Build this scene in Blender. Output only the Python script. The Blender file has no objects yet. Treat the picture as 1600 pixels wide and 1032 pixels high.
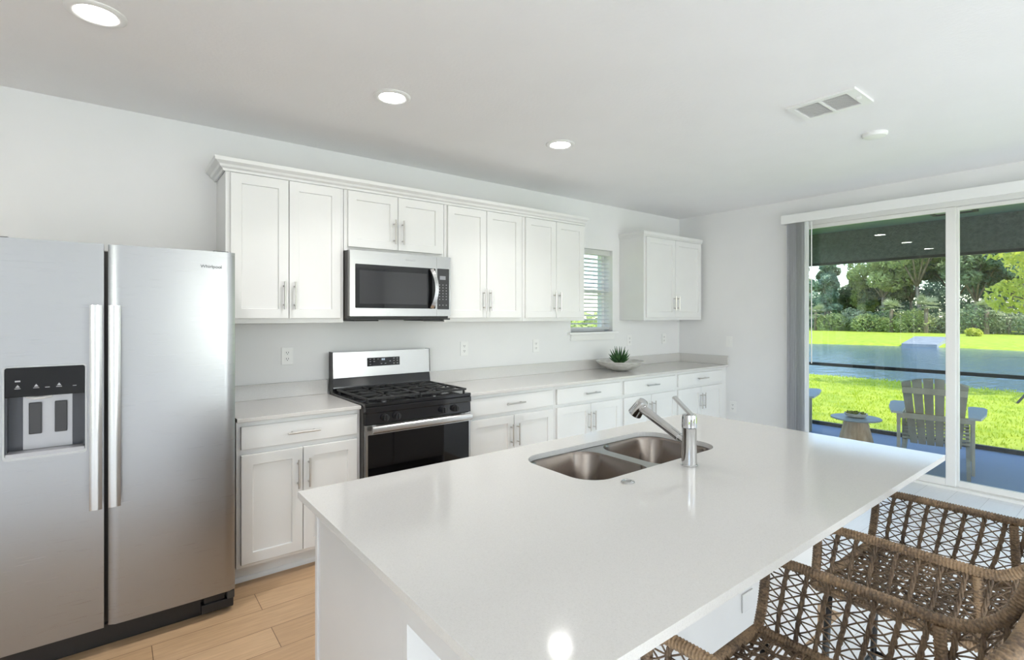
import bpy, bmesh, math, random
from mathutils import Vector, Matrix, noise
from math import sin, cos, pi, sqrt, radians

SC = bpy.context.scene
COL = SC.collection

# ------------------------------------------------------------------ camera
cd = bpy.data.cameras.new('camera')
cd.sensor_width = 36.0
cd.lens = 799.7 / 1600 * 36.0
cd.shift_y = -0.01356
cd.clip_start = 0.05
cd.clip_end = 500
cam = bpy.data.objects.new('camera', cd)
COL.objects.link(cam)
cam.location = (-5.466, -3.684, 1.463)
cam.rotation_euler = (pi / 2, 0, -0.662)
SC.camera = cam

# ------------------------------------------------------------------ sky, sun, added fill lamps at the unseen openings, exposure
w = bpy.data.worlds.new('world')
SC.world = w
w.use_nodes = True
nt = w.node_tree
nt.nodes.clear()
wo = nt.nodes.new('ShaderNodeOutputWorld')
bg = nt.nodes.new('ShaderNodeBackground')
sky = nt.nodes.new('ShaderNodeTexSky')
sky.sky_type = 'NISHITA'
sky.sun_disc = False
sky.sun_elevation = radians(48)
sky.sun_rotation = radians(200)
sky.air_density = 1.0
sky.dust_density = 0.5
sky.ozone_density = 1.0
bg.inputs['Strength'].default_value = 0.55
nt.links.new(sky.outputs[0], bg.inputs[0])
nt.links.new(bg.outputs[0], wo.inputs[0])

sd = bpy.data.lights.new('sun', 'SUN')
sd.energy = 5.0
sd.angle = radians(0.6)
sd.color = (1.0, 0.95, 0.86)
sun = bpy.data.objects.new('sun', sd)
COL.objects.link(sun)
_d = Vector((0.02, -0.66, 0.75)).normalized()      # towards the sun
sun.rotation_euler = _d.to_track_quat('Z', 'Y').to_euler()


def add_fill(x, y, z, sx, sz, rot, power, col=(0.90, 0.95, 1.0)):
    d = bpy.data.lights.new('area_fill_lamp', 'AREA')
    d.shape = 'RECTANGLE'
    d.size = sx
    d.size_y = sz
    d.energy = power
    d.color = col
    o = bpy.data.objects.new('area_fill_lamp', d)
    COL.objects.link(o)
    o.location = (x, y, z)
    o.rotation_euler = rot
    return o


# added area lamps, tilted up as fill, inside unseen front and left wall openings
add_fill(-2.35, -9.35, 1.35, 2.9, 2.1, (radians(138), 0, 0), 128)
add_fill(-8.72, -6.3, 1.35, 2.6, 2.1, (radians(145), 0, radians(-90)), 112)

SC.view_settings.view_transform = 'Standard'
SC.view_settings.look = 'None'
SC.view_settings.gamma = 1
SC.view_settings.use_curve_mapping = False
SC.view_settings.exposure = 0.0
SC.cycles.use_denoising = True
SC.cycles.max_bounces = 10
SC.cycles.diffuse_bounces = 6
SC.cycles.glossy_bounces = 5
SC.cycles.transparent_max_bounces = 16
SC.cycles.sample_clamp_indirect = 6.0
SC.cycles.caustics_reflective = False
SC.cycles.caustics_refractive = False

KITCHEN_LAMP = 6.0
LIVING_FILL = 12.0


# ------------------------------------------------------------------ materials
def mat(name, col=(0.8, 0.8, 0.8), rough=0.5, metal=0.0, **kw):
    m = bpy.data.materials.new(name)
    m.use_nodes = True
    b = m.node_tree.nodes['Principled BSDF']
    b.inputs['Base Color'].default_value = (*col, 1)
    b.inputs['Roughness'].default_value = rough
    b.inputs['Metallic'].default_value = metal
    for k, v in kw.items():
        b.inputs[k.replace('_', ' ')].default_value = v
    return m


def nodes(m):
    t = m.node_tree
    return t, t.nodes['Principled BSDF']


def coords(t, scale=(1, 1, 1), kind='Object', rot=(0, 0, 0)):
    tc = t.nodes.new('ShaderNodeTexCoord')
    mp = t.nodes.new('ShaderNodeMapping')
    mp.inputs['Scale'].default_value = scale
    mp.inputs['Rotation'].default_value = rot
    t.links.new(tc.outputs[kind], mp.inputs['Vector'])
    return mp.outputs['Vector']


def noise_tex(t, vec, scale, detail=3, rough=0.5):
    n = t.nodes.new('ShaderNodeTexNoise')
    n.inputs['Scale'].default_value = scale
    n.inputs['Detail'].default_value = detail
    n.inputs['Roughness'].default_value = rough
    t.links.new(vec, n.inputs['Vector'])
    return n.outputs['Fac']


def ramp(t, fac, stops):
    r = t.nodes.new('ShaderNodeValToRGB')
    e = r.color_ramp.elements
    while len(e) < len(stops):
        e.new(0.5)
    for i, (p, c) in enumerate(stops):
        e[i].position = p
        e[i].color = (*c, 1)
    t.links.new(fac, r.inputs['Fac'])
    return r.outputs['Color']


def bump(t, b, h, strength=0.2, dist=0.01):
    n = t.nodes.new('ShaderNodeBump')
    n.inputs['Strength'].default_value = strength
    n.inputs['Distance'].default_value = dist
    t.links.new(h, n.inputs['Height'])
    t.links.new(n.outputs['Normal'], b.inputs['Normal'])


def noisy(name, c0, c1, scale, rough=0.6, metal=0.0, bstr=0.0, bscale=None, stretch=(1, 1, 1), p0=0.35, p1=0.65, bdist=0.005, **kw):
    m = mat(name, c0, rough, metal, **kw)
    t, b = nodes(m)
    v = coords(t, stretch)
    f = noise_tex(t, v, scale)
    t.links.new(ramp(t, f, [(p0, c0), (p1, c1)]), b.inputs['Base Color'])
    if bstr:
        bump(t, b, noise_tex(t, v, bscale or scale), bstr, bdist)
    return m


M = {}
M['wall'] = noisy('wall_paint', (0.81, 0.81, 0.812), (0.825, 0.825, 0.827), 3, 0.75, bstr=0.06, bscale=180)
M['ceiling'] = noisy('ceiling_paint', (0.865, 0.86, 0.862), (0.88, 0.875, 0.877), 3, 0.85, bstr=0.25, bscale=60)
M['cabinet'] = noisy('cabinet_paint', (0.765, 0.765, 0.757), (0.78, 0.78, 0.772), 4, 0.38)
M['island_paint_shaded'] = noisy('island_paint_shaded', (0.64, 0.632, 0.625), (0.655, 0.647, 0.64), 4, 0.4)  # cabinet white greyed so the overhang's shade sits in the paint
M['trim'] = mat('white_trim', (0.84, 0.84, 0.83), 0.35)
M['vinyl'] = mat('white_vinyl', (0.82, 0.81, 0.79), 0.4)
M['nickel'] = mat('brushed_nickel', (0.62, 0.60, 0.57), 0.3, 1.0)
M['chrome'] = mat('chrome', (0.62, 0.62, 0.62), 0.05, 1.0)
M['black_plastic'] = mat('black_plastic', (0.012, 0.012, 0.013), 0.4)
M['charcoal'] = mat('charcoal_metal', (0.05, 0.048, 0.045), 0.45)
M['enamel'] = mat('black_enamel', (0.008, 0.008, 0.01), 0.12)
M['glass_black'] = mat('black_glass', (0.004, 0.004, 0.005), 0.03, Specular_IOR_Level=0.32)
M['iron'] = noisy('cast_iron', (0.012, 0.012, 0.013), (0.03, 0.03, 0.03), 90, 0.55, bstr=0.2, bscale=300)
M['lettering'] = mat('dark_lettering', (0.05, 0.05, 0.055), 0.4)
M['glyph'] = mat('grey_print', (0.38, 0.38, 0.4), 0.5)
M['plate'] = mat('white_plastic', (0.86, 0.86, 0.85), 0.35)
M['slot'] = mat('slot_shadow', (0.04, 0.04, 0.04), 0.6)
M['paddle'] = mat('grey_paddle', (0.045, 0.045, 0.05), 0.35)
M['tray_silver'] = mat('dispenser_silver', (0.42, 0.42, 0.44), 0.38, 0.6)
M['niche'] = mat('dispenser_niche', (0.06, 0.065, 0.08), 0.25)


def stainless(name, c, rough, vertical=False):
    m = mat(name, c, rough, 1.0)
    t, b = nodes(m)
    v = coords(t, (300, 300, 1.5) if vertical else (2, 2, 300))
    f = noise_tex(t, v, 3.0, 2)
    r = t.nodes.new('ShaderNodeMapRange')
    r.inputs['To Min'].default_value = rough - 0.05
    r.inputs['To Max'].default_value = rough + 0.07
    t.links.new(f, r.inputs['Value'])
    t.links.new(r.outputs[0], b.inputs['Roughness'])
    bump(t, b, f, 0.03, 0.001)
    return m


M['steel'] = stainless('stainless_steel', (0.41, 0.41, 0.405), 0.24)
M['steel_fridge'] = stainless('fridge_stainless', (0.36, 0.365, 0.375), 0.29, False)
M['steel_sink'] = stainless('sink_steel', (0.25, 0.215, 0.19), 0.22, True)
M['steel_bright'] = stainless('handle_steel', (0.60, 0.60, 0.60), 0.24, True)


def quartz():
    m = mat('white_quartz', (0.7, 0.69, 0.67), 0.09)
    t, b = nodes(m)
    v = coords(t)
    f1 = noise_tex(t, v, 620, 2, 0.7)
    f2 = noise_tex(t, v, 260, 2, 0.6)
    mx = t.nodes.new('ShaderNodeMath')
    mx.operation = 'MULTIPLY_ADD'
    mx.inputs[1].default_value = 0.6
    t.links.new(f1, mx.inputs[0])
    mm = t.nodes.new('ShaderNodeMath')
    mm.operation = 'MULTIPLY'
    mm.inputs[1].default_value = 0.4
    t.links.new(f2, mm.inputs[0])
    t.links.new(mm.outputs[0], mx.inputs[2])
    t.links.new(ramp(t, mx.outputs[0], [(0.34, (0.53, 0.515, 0.495)), (0.43, (0.635, 0.62, 0.60)), (0.58, (0.655, 0.64, 0.62)), (0.68, (0.71, 0.70, 0.685))]), b.inputs['Base Color'])
    b.inputs['Specular IOR Level'].default_value = 0.38
    return m


M['quartz'] = quartz()


def planks(name, cols, mortar, bw, rh, rough, grain=0.25):
    m = mat(name, cols[0], rough)
    t, b = nodes(m)
    v = coords(t)
    br = t.nodes.new('ShaderNodeTexBrick')
    br.offset = 0.37
    br.inputs['Scale'].default_value = 1.0
    br.inputs['Brick Width'].default_value = bw
    br.inputs['Row Height'].default_value = rh
    br.inputs['Mortar Size'].default_value = 0.0016
    br.inputs['Mortar Smooth'].default_value = 0.1
    br.inputs['Color1'].default_value = (*cols[0], 1)
    br.inputs['Color2'].default_value = (*cols[1], 1)
    br.inputs['Mortar'].default_value = (*mortar, 1)
    t.links.new(v, br.inputs['Vector'])
    g = coords(t, (1.6, 22, 1))
    f = noise_tex(t, g, 3.2, 6, 0.62)
    col = ramp(t, f, [(0.3, (1 - grain,) * 3), (0.7, (1.0, 1.0, 1.0))])
    mx = t.nodes.new('ShaderNodeMix')
    mx.data_type = 'RGBA'
    mx.blend_type = 'MULTIPLY'
    mx.inputs[0].default_value = 1.0
    t.links.new(br.outputs['Color'], mx.inputs[6])
    t.links.new(col, mx.inputs[7])
    t.links.new(mx.outputs[2], b.inputs['Base Color'])
    return m


M['oak'] = planks('oak_planks', ((0.60, 0.40, 0.235), (0.52, 0.335, 0.19)), (0.16, 0.09, 0.045), 1.22, 0.182, 0.38)
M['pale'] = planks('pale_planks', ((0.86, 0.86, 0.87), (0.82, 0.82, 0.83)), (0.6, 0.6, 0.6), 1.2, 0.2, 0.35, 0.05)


def glass(name, tint):
    m = bpy.data.materials.new(name)
    m.use_nodes = True
    t = m.node_tree
    t.nodes.clear()
    out = t.nodes.new('ShaderNodeOutputMaterial')
    mix = t.nodes.new('ShaderNodeMixShader')
    tr = t.nodes.new('ShaderNodeBsdfTransparent')
    gl = t.nodes.new('ShaderNodeBsdfGlossy')
    fr = t.nodes.new('ShaderNodeFresnel')
    ge = t.nodes.new('ShaderNodeNewGeometry')
    mr = t.nodes.new('ShaderNodeMapRange')          # a thin pane: the same reflectance from either face
    mr.inputs['To Min'].default_value = 1.5
    mr.inputs['To Max'].default_value = 1 / 1.5
    t.links.new(ge.outputs['Backfacing'], mr.inputs['Value'])
    t.links.new(mr.outputs[0], fr.inputs['IOR'])
    tr.inputs['Color'].default_value = (*tint, 1)
    gl.inputs['Roughness'].default_value = 0.0
    t.links.new(fr.outputs[0], mix.inputs[0])
    t.links.new(tr.outputs[0], mix.inputs[1])
    t.links.new(gl.outputs[0], mix.inputs[2])
    t.links.new(mix.outputs[0], out.inputs[0])
    return m


M['glass'] = glass('clear_glass', (0.95, 0.975, 0.96))


def emit(name, col, s):
    m = bpy.data.materials.new(name)
    m.use_nodes = True
    t = m.node_tree
    t.nodes.clear()
    out = t.nodes.new('ShaderNodeOutputMaterial')
    e = t.nodes.new('ShaderNodeEmission')
    e.inputs[0].default_value = (*col, 1)
    e.inputs[1].default_value = s
    t.links.new(e.outputs[0], out.inputs[0])
    return m


M['lamp'] = emit('lamp_lens', (1.0, 0.98, 0.94), 60)
M['led'] = emit('display_digits', (0.7, 0.85, 1.0), 0.9)


def rattan(name, dark, light):
    m = mat(name, dark, 0.55)
    t, b = nodes(m)
    v = coords(t)
    f = noise_tex(t, v, 14, 3)
    f2 = noise_tex(t, v, 170, 2)
    a = t.nodes.new('ShaderNodeMath')
    a.operation = 'MULTIPLY_ADD'
    a.inputs[1].default_value = 0.55
    t.links.new(f, a.inputs[0])
    a2 = t.nodes.new('ShaderNodeMath')
    a2.operation = 'MULTIPLY'
    a2.inputs[1].default_value = 0.45
    t.links.new(f2, a2.inputs[0])
    t.links.new(a2.outputs[0], a.inputs[2])
    t.links.new(ramp(t, a.outputs[0], [(0.36, dark), (0.62, light)]), b.inputs['Base Color'])
    return m


M['rattan'] = rattan('rattan_wrap', (0.10, 0.067, 0.044), (0.37, 0.245, 0.14))
M['strand'] = rattan('rattan_strand', (0.085, 0.058, 0.04), (0.25, 0.17, 0.105))


def leaf(name, c0, c1, trans=0.35, scale=1.2):
    m = mat(name, c0, 0.6)
    t, b = nodes(m)
    v = coords(t)
    f = noise_tex(t, v, scale, 4, 0.7)
    c = ramp(t, f, [(0.35, c0), (0.68, c1)])
    t.links.new(c, b.inputs['Base Color'])
    tl = t.nodes.new('ShaderNodeBsdfTranslucent')
    t.links.new(c, tl.inputs['Color'])
    mix = t.nodes.new('ShaderNodeMixShader')
    mix.inputs[0].default_value = trans
    out = [n for n in t.nodes if n.type == 'OUTPUT_MATERIAL'][0]
    t.links.new(b.outputs[0], mix.inputs[1])
    t.links.new(tl.outputs[0], mix.inputs[2])
    t.links.new(mix.outputs[0], out.inputs[0])
    return m


M['leaf_dark'] = leaf('leaves_dark', (0.14, 0.20, 0.09), (0.40, 0.48, 0.25))
M['leaf_mid'] = leaf('leaves_mid', (0.25, 0.33, 0.10), (0.60, 0.64, 0.25))
M['leaf_blue'] = leaf('leaves_blue', (0.16, 0.26, 0.17), (0.42, 0.54, 0.38))
M['leaf_lime'] = leaf('leaves_lime', (0.46, 0.52, 0.06), (0.78, 0.76, 0.16), 0.45, 3)
M['leaf_palm'] = leaf('leaves_palm', (0.24, 0.30, 0.15), (0.55, 0.57, 0.36))
M['bark'] = noisy('bark', (0.16, 0.125, 0.095), (0.30, 0.25, 0.20), 6, 0.9, bstr=0.5, stretch=(1, 1, 0.2))
M['succulent'] = leaf('succulent_leaves', (0.02, 0.07, 0.025), (0.07, 0.17, 0.05), 0.1, 30)
M['rosette'] = leaf('rosette_leaves', (0.10, 0.18, 0.07), (0.45, 0.42, 0.10), 0.1, 25)
M['stone'] = noisy('grey_stone', (0.50, 0.49, 0.455), (0.68, 0.67, 0.64), 16, 0.3, bstr=0.1, bscale=50, stretch=(1, 1, 3))
M['soil'] = noisy('pebble_soil', (0.2, 0.17, 0.13), (0.45, 0.42, 0.37), 90, 0.9, bstr=0.5)
M['patio'] = noisy('patio_floor', (0.21, 0.27, 0.40), (0.28, 0.35, 0.49), 260, 0.7, bstr=0.15)
M['lanai_ceiling'] = noisy('lanai_ceiling_shaded', (0.17, 0.27, 0.25), (0.19, 0.29, 0.27), 40, 0.8, bstr=0.2, bscale=80)  # patio shade and glass tint are put into this dark teal
M['stucco_shaded'] = noisy('stucco_shaded', (0.085, 0.105, 0.095), (0.13, 0.155, 0.145), 28, 0.85, bstr=0.9, bscale=45, bdist=0.02)  # darkened stucco: the beam's shade is put into its colour
M['bronze'] = mat('dark_bronze', (0.012, 0.013, 0.013), 0.5)
M['grass'] = noisy('lawn', (0.31, 0.41, 0.02), (0.47, 0.53, 0.045), 2.5, 0.9, bstr=0.6, bscale=40, bdist=0.03)
M['blade'] = leaf('grass_blades', (0.36, 0.46, 0.02), (0.58, 0.64, 0.05), 0.4, 2.0)
M['concrete'] = noisy('pale_concrete', (0.25, 0.265, 0.28), (0.31, 0.325, 0.34), 3, 0.8)
M['chair_paint'] = noisy('grey_poly_lumber', (0.34, 0.325, 0.285), (0.43, 0.41, 0.365), 9, 0.55, stretch=(1, 1, 0.3))
M['arm_skylit'] = mat('skylit_grey_arm', (0.42, 0.45, 0.50), 0.5)  # chair grey paled towards blue: skylight on the arms is in the colour
M['teak'] = noisy('teak_facets', (0.42, 0.27, 0.16), (0.60, 0.42, 0.28), 8, 0.55, stretch=(3, 3, 0.4))
M['table_top'] = mat('blue_grey_top', (0.33, 0.38, 0.45), 0.4)
M['white_pot'] = mat('white_pot', (0.72, 0.72, 0.7), 0.5)
M['hull'] = noisy('wall_outside', (0.62, 0.62, 0.6), (0.68, 0.68, 0.66), 10, 0.8, bstr=0.3, bscale=60)


def vane(name, col, k):
    m = mat(name, col, 0.45)
    t, b = nodes(m)
    tl = t.nodes.new('ShaderNodeBsdfTranslucent')
    tl.inputs['Color'].default_value = (*col, 1)
    mix = t.nodes.new('ShaderNodeMixShader')
    mix.inputs[0].default_value = k
    out = [n for n in t.nodes if n.type == 'OUTPUT_MATERIAL'][0]
    t.links.new(b.outputs[0], mix.inputs[1])
    t.links.new(tl.outputs[0], mix.inputs[2])
    t.links.new(mix.outputs[0], out.inputs[0])
    return m


M['vane'] = vane('vinyl_vane', (0.85, 0.85, 0.87), 0.35)
M['slat'] = vane('blind_slat', (0.88, 0.88, 0.88), 0.45)


def water():
    m = mat('pond_water', (0.10, 0.17, 0.24), 0.12)
    t, b = nodes(m)
    v = coords(t, (0.7, 2.2, 1))
    f = noise_tex(t, v, 1.6, 4, 0.6)
    bump(t, b, f, 0.55, 0.12)
    return m


M['water'] = water()


# ------------------------------------------------------------------ mesh helpers
ROOT = {}      # object name -> world position of its thing's origin


def bm_new():
    return bmesh.new()


def box(bm, x0, x1, y0, y1, z0, z1, bev=0.0):
    if x1 < x0: x0, x1 = x1, x0
    if y1 < y0: y0, y1 = y1, y0
    if z1 < z0: z0, z1 = z1, z0
    v = [bm.verts.new((x, y, z)) for z in (z0, z1) for y in (y0, y1) for x in (x0, x1)]
    fs = [(0, 2, 3, 1), (4, 5, 7, 6), (0, 1, 5, 4), (2, 6, 7, 3), (0, 4, 6, 2), (1, 3, 7, 5)]
    faces = [bm.faces.new([v[i] for i in f]) for f in fs]
    if bev:
        es = list({e for f in faces for e in f.edges})
        bmesh.ops.bevel(bm, geom=es, offset=bev, segments=2, affect='EDGES', profile=0.5)


def frame_of(d):
    d = d.normalized()
    up = Vector((0, 0, 1)) if abs(d.z) < 0.95 else Vector((1, 0, 0))
    a = d.cross(up).normalized()
    return a, d.cross(a).normalized()


def bar(bm, p0, p1, wid, thk, up=None):
    """rectangular bar from p0 to p1"""
    p0, p1 = Vector(p0), Vector(p1)
    d = (p1 - p0).normalized()
    if up is None:
        a, b = frame_of(d)
    else:
        up = Vector(up)
        a = d.cross(up).normalized()
        b = a.cross(d).normalized()
    vs = []
    for p in (p0, p1):
        for s, t in ((-1, -1), (1, -1), (1, 1), (-1, 1)):
            vs.append(bm.verts.new(p + a * (s * wid / 2) + b * (t * thk / 2)))
    for f in ((3, 2, 1, 0), (4, 5, 6, 7), (0, 1, 5, 4), (1, 2, 6, 5), (2, 3, 7, 6), (3, 0, 4, 7)):
        bm.faces.new([vs[i] for i in f])


def tube(bm, pts, r, n=8, cap=True, radii=None):
    pts = [Vector(p) for p in pts]
    rings = []
    a = b = None
    for i, p in enumerate(pts):
        d = (pts[min(i + 1, len(pts) - 1)] - pts[max(i - 1, 0)])
        if d.length < 1e-9:
            d = Vector((0, 0, 1))
        d.normalize()
        if a is None:
            a, b = frame_of(d)
        else:
            a = (a - d * a.dot(d))
            if a.length < 1e-6:
                a, b = frame_of(d)
            a.normalize()
            b = d.cross(a)
        rr = radii[i] if radii else r
        rings.append([bm.verts.new(p + (a * cos(2 * pi * k / n) + b * sin(2 * pi * k / n)) * rr) for k in range(n)])
    for i in range(len(rings) - 1):
        for k in range(n):
            bm.faces.new((rings[i][k], rings[i][(k + 1) % n], rings[i + 1][(k + 1) % n], rings[i + 1][k]))
    if cap:
        bm.faces.new(rings[0][::-1])
        bm.faces.new(rings[-1])


def resample(pts, step):
    pts = [Vector(p) for p in pts]
    L = [0.0]
    for i in range(1, len(pts)):
        L.append(L[-1] + (pts[i] - pts[i - 1]).length)
    n = max(2, int(L[-1] / step))
    out, j = [], 0
    for i in range(n + 1):
        s = L[-1] * i / n
        while j < len(L) - 2 and L[j + 1] < s:
            j += 1
        t = (s - L[j]) / max(1e-9, L[j + 1] - L[j])
        out.append(pts[j].lerp(pts[j + 1], t))
    return out


def smooth_path(pts, sub=8):
    pts = [Vector(p) for p in pts]
    out = []
    for i in range(len(pts) - 1):
        p0, p1, p2, p3 = pts[max(i - 1, 0)], pts[i], pts[i + 1], pts[min(i + 2, len(pts) - 1)]
        for k in range(sub):
            t = k / sub
            out.append(0.5 * ((2 * p1) + (p2 - p0) * t + (2 * p0 - 5 * p1 + 4 * p2 - p3) * t * t + (3 * p1 - p0 - 3 * p2 + p3) * t ** 3))
    out.append(pts[-1])
    return out


def wrapped(bm, pts, r, pitch=0.0075, n=9):
    """a cane-wrapped rail: real windings as ripples along the tube"""
    q = resample(pts, pitch / 3)
    rad = [r * (1.0 if i % 3 else 0.80) for i in range(len(q))]
    tube(bm, q, r, n, True, rad)


def lathe(bm, prof, c=(0, 0, 0), n=32, cap0=False, cap1=False):
    rings = []
    for r, z in prof:
        rings.append([bm.verts.new((c[0] + r * cos(2 * pi * k / n), c[1] + r * sin(2 * pi * k / n), c[2] + z)) for k in range(n)])
    for i in range(len(rings) - 1):
        for k in range(n):
            bm.faces.new((rings[i][k], rings[i][(k + 1) % n], rings[i + 1][(k + 1) % n], rings[i + 1][k]))
    if cap0: bm.faces.new(rings[0][::-1])
    if cap1: bm.faces.new(rings[-1])


def cyl(bm, p0, p1, r, n=16):
    tube(bm, [p0, p1], r, n)


def prism(bm, outline, axis, a, b):
    """extrude a 2-D outline along an axis ('x','y','z') from a to b"""
    def P(u, v, t):
        return {'x': (t, u, v), 'y': (u, t, v), 'z': (u, v, t)}[axis]
    r0 = [bm.verts.new(P(u, v, a)) for u, v in outline]
    r1 = [bm.verts.new(P(u, v, b)) for u, v in outline]
    n = len(outline)
    for k in range(n):
        bm.faces.new((r0[k], r0[(k + 1) % n], r1[(k + 1) % n], r1[k]))
    bm.faces.new(r0[::-1])
    bm.faces.new(r1)


def rrect(x0, x1, y0, y1, r, n=6):
    out = []
    for cx, cy, a0 in ((x1 - r, y1 - r, 0), (x0 + r, y1 - r, 90), (x0 + r, y0 + r, 180), (x1 - r, y0 + r, 270)):
        for i in range(n + 1):
            a = radians(a0 + 90 * i / n)
            out.append((cx + r * cos(a), cy + r * sin(a)))
    return out


def rring(bm, outer, inner, axis, a, b):
    """a frame between two outlines with the same point count, from a to b along axis"""
    def P(u, v, t):
        return {'x': (t, u, v), 'y': (u, t, v), 'z': (u, v, t)}[axis]
    n = len(outer)
    A = [bm.verts.new(P(*p, a)) for p in outer]
    B = [bm.verts.new(P(*p, b)) for p in outer]
    Cc = [bm.verts.new(P(*p, a)) for p in inner]
    D = [bm.verts.new(P(*p, b)) for p in inner]
    for k in range(n):
        j = (k + 1) % n
        bm.faces.new((A[k], A[j], B[j], B[k]))
        bm.faces.new((Cc[j], Cc[k], D[k], D[j]))
        bm.faces.new((B[k], B[j], D[j], D[k]))
        bm.faces.new((A[j], A[k], Cc[k], Cc[j]))


def shaker(bm, x0, x1, z0, z1, yf, thk=0.019, rail=0.057, rec=0.009):
    """recessed-panel door whose front faces -y at y=yf"""
    yb = yf + thk
    O = [(x0, z0), (x1, z0), (x1, z1), (x0, z1)]
    I = [(x0 + rail, z0 + rail), (x1 - rail, z0 + rail), (x1 - rail, z1 - rail), (x0 + rail, z1 - rail)]
    e = 0.002
    O2 = [(x0 + e, z0 + e), (x1 - e, z0 + e), (x1 - e, z1 - e), (x0 + e, z1 - e)]
    I2 = [(x0 + rail + .003, z0 + rail + .003), (x1 - rail - .003, z0 + rail + .003), (x1 - rail - .003, z1 - rail - .003), (x0 + rail + .003, z1 - rail - .003)]
    V = lambda L, y: [bm.verts.new((a, y, b)) for a, b in L]
    back, side, front, inn, pan = V(O, yb), V(O, yf + e), V(O2, yf), V(I, yf), V(I2, yf + rec)
    for A, B in ((back, side), (side, front), (front, inn), (inn, pan)):
        for k in range(4):
            j = (k + 1) % 4
            bm.faces.new((A[k], A[j], B[j], B[k]))
    bm.faces.new(pan)
    bm.faces.new(back[::-1])


def slab(bm, x0, x1, z0, z1, yf, thk=0.019):
    box(bm, x0, x1, yf, yf + thk, z0, z1, 0.002)


def link(name, data, parent=None, rootloc=None):
    o = bpy.data.objects.new(name, data)
    COL.objects.link(o)
    if parent is not None:
        o.parent = parent
    return o


def obj(name, bm, m, parent=None, smooth=False, at=None):
    """finish a bmesh built in world coordinates as one object (child of its thing, or a thing of its own standing at `at`)"""
    r = Vector(ROOT[parent.name]) if parent is not None else Vector(at or (0, 0, 0))
    bmesh.ops.recalc_face_normals(bm, faces=bm.faces)
    bmesh.ops.translate(bm, verts=bm.verts, vec=-r)
    me = bpy.data.meshes.new(name)
    bm.to_mesh(me)
    bm.free()
    me.materials.append(m)
    if smooth:
        for p in me.polygons: p.use_smooth = True
        if smooth != 'all':
            me.set_sharp_from_angle(angle=radians(35))
    o = bpy.data.objects.new(name, me)
    COL.objects.link(o)
    if parent is not None:
        o.parent = parent
        ROOT[o.name] = tuple(r)
    else:
        o.location = r
        ROOT[o.name] = tuple(r)
    return o


def tag(o, label, cat, group=None):
    o['label'] = label
    o['category'] = cat
    if group: o['group'] = group
    return o


def thing(name, label, cat, loc=(0, 0, 0), group=None):
    o = bpy.data.objects.new(name, None)
    o.empty_display_size = 0.1
    COL.objects.link(o)
    o.location = loc
    ROOT[o.name] = tuple(loc)
    return tag(o, label, cat, group)


def struct(o):
    o['kind'] = 'structure'
    return o


def text(name, s, size, loc, rot, m, parent, extrude=0.0006):
    c = bpy.data.curves.new(name, 'FONT')
    c.body = s
    c.size = size
    c.extrude = extrude
    c.align_x = 'CENTER'
    c.align_y = 'CENTER'
    c.materials.append(m)
    tmp = bpy.data.objects.new(name + '_outline', c)
    me = bpy.data.meshes.new_from_object(tmp)
    me.materials.clear()
    me.materials.append(m)
    bpy.data.objects.remove(tmp)
    o = bpy.data.objects.new(name, me)
    COL.objects.link(o)
    o.parent = parent
    o.location = Vector(loc) - Vector(ROOT[parent.name])
    o.rotation_euler = rot
    return o


def dup(root, loc, rotz, label, group=None):
    r = root.copy()
    COL.objects.link(r)
    r.location = loc
    r.rotation_euler = (0, 0, rotz)
    r['label'] = label
    if group: r['group'] = group
    for ch in list(root.children):
        c = ch.copy()
        COL.objects.link(c)
        c.parent = r
        for g in ch.children:
            d = g.copy()
            COL.objects.link(d)
            d.parent = c
    return r


H = 2.646

# ------------------------------------------------------------------ room shell
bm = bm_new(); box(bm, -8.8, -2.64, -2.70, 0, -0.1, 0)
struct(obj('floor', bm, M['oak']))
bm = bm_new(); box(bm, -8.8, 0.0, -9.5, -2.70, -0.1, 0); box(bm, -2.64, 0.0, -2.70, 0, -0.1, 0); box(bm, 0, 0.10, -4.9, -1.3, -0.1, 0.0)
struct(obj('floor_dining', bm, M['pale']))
bm = bm_new(); box(bm, -9.0, 0.2, -9.7, 0.2, H, H + 0.15)
struct(obj('ceiling', bm, M['ceiling']))

WX0, WX1, WZ0, WZ1 = -1.85, -1.222, 1.30, 2.165      # kitchen window opening
bm = bm_new()
box(bm, -9.0, WX0, 0, 0.2, -0.1, H); box(bm, WX1, 0.2, 0, 0.2, -0.1, H)
box(bm, WX0, WX1, 0, 0.2, -0.1, WZ0); box(bm, WX0, WX1, 0, 0.2, WZ1, H)
struct(obj('wall_back', bm, M['wall']))
SY0, SY1, SZ = -4.9, -1.30, 2.43                      # sliding door opening
bm = bm_new()
box(bm, 0, 0.2, SY1, 0, -0.1, H); box(bm, 0, 0.2, -9.5, SY0, -0.1, H); box(bm, 0, 0.2, SY0, SY1, SZ, H)
struct(obj('wall_right', bm, M['wall']))
bm = bm_new(); box(bm, -9.0, -8.8, -5.0, 0, -0.1, H); box(bm, -9.0, -8.8, -9.5, -7.6, -0.1, H); box(bm, -9.0, -8.8, -7.6, -5.0, -0.1, 0.3); box(bm, -9.0, -8.8, -7.6, -5.0, 2.4, H)  # unseen wall; its opening is added for the fill lamp
struct(obj('wall_left', bm, M['wall']))
bm = bm_new()
for a, b in ((-9.0, -3.8), (-0.9, 0.2)):
    box(bm, a, b, -9.7, -9.5, -0.1, H)
for a, b in ((-3.8, -0.9),):
    box(bm, a, b, -9.7, -9.5, -0.1, 0.3); box(bm, a, b, -9.7, -9.5, 2.4, H)
struct(obj('wall_front', bm, M['wall']))
bm = bm_new(); box(bm, -0.014, 0, -1.28, -0.655, 0, 0.13, 0.003)
struct(obj('baseboard_right', bm, M['trim']))

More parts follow.
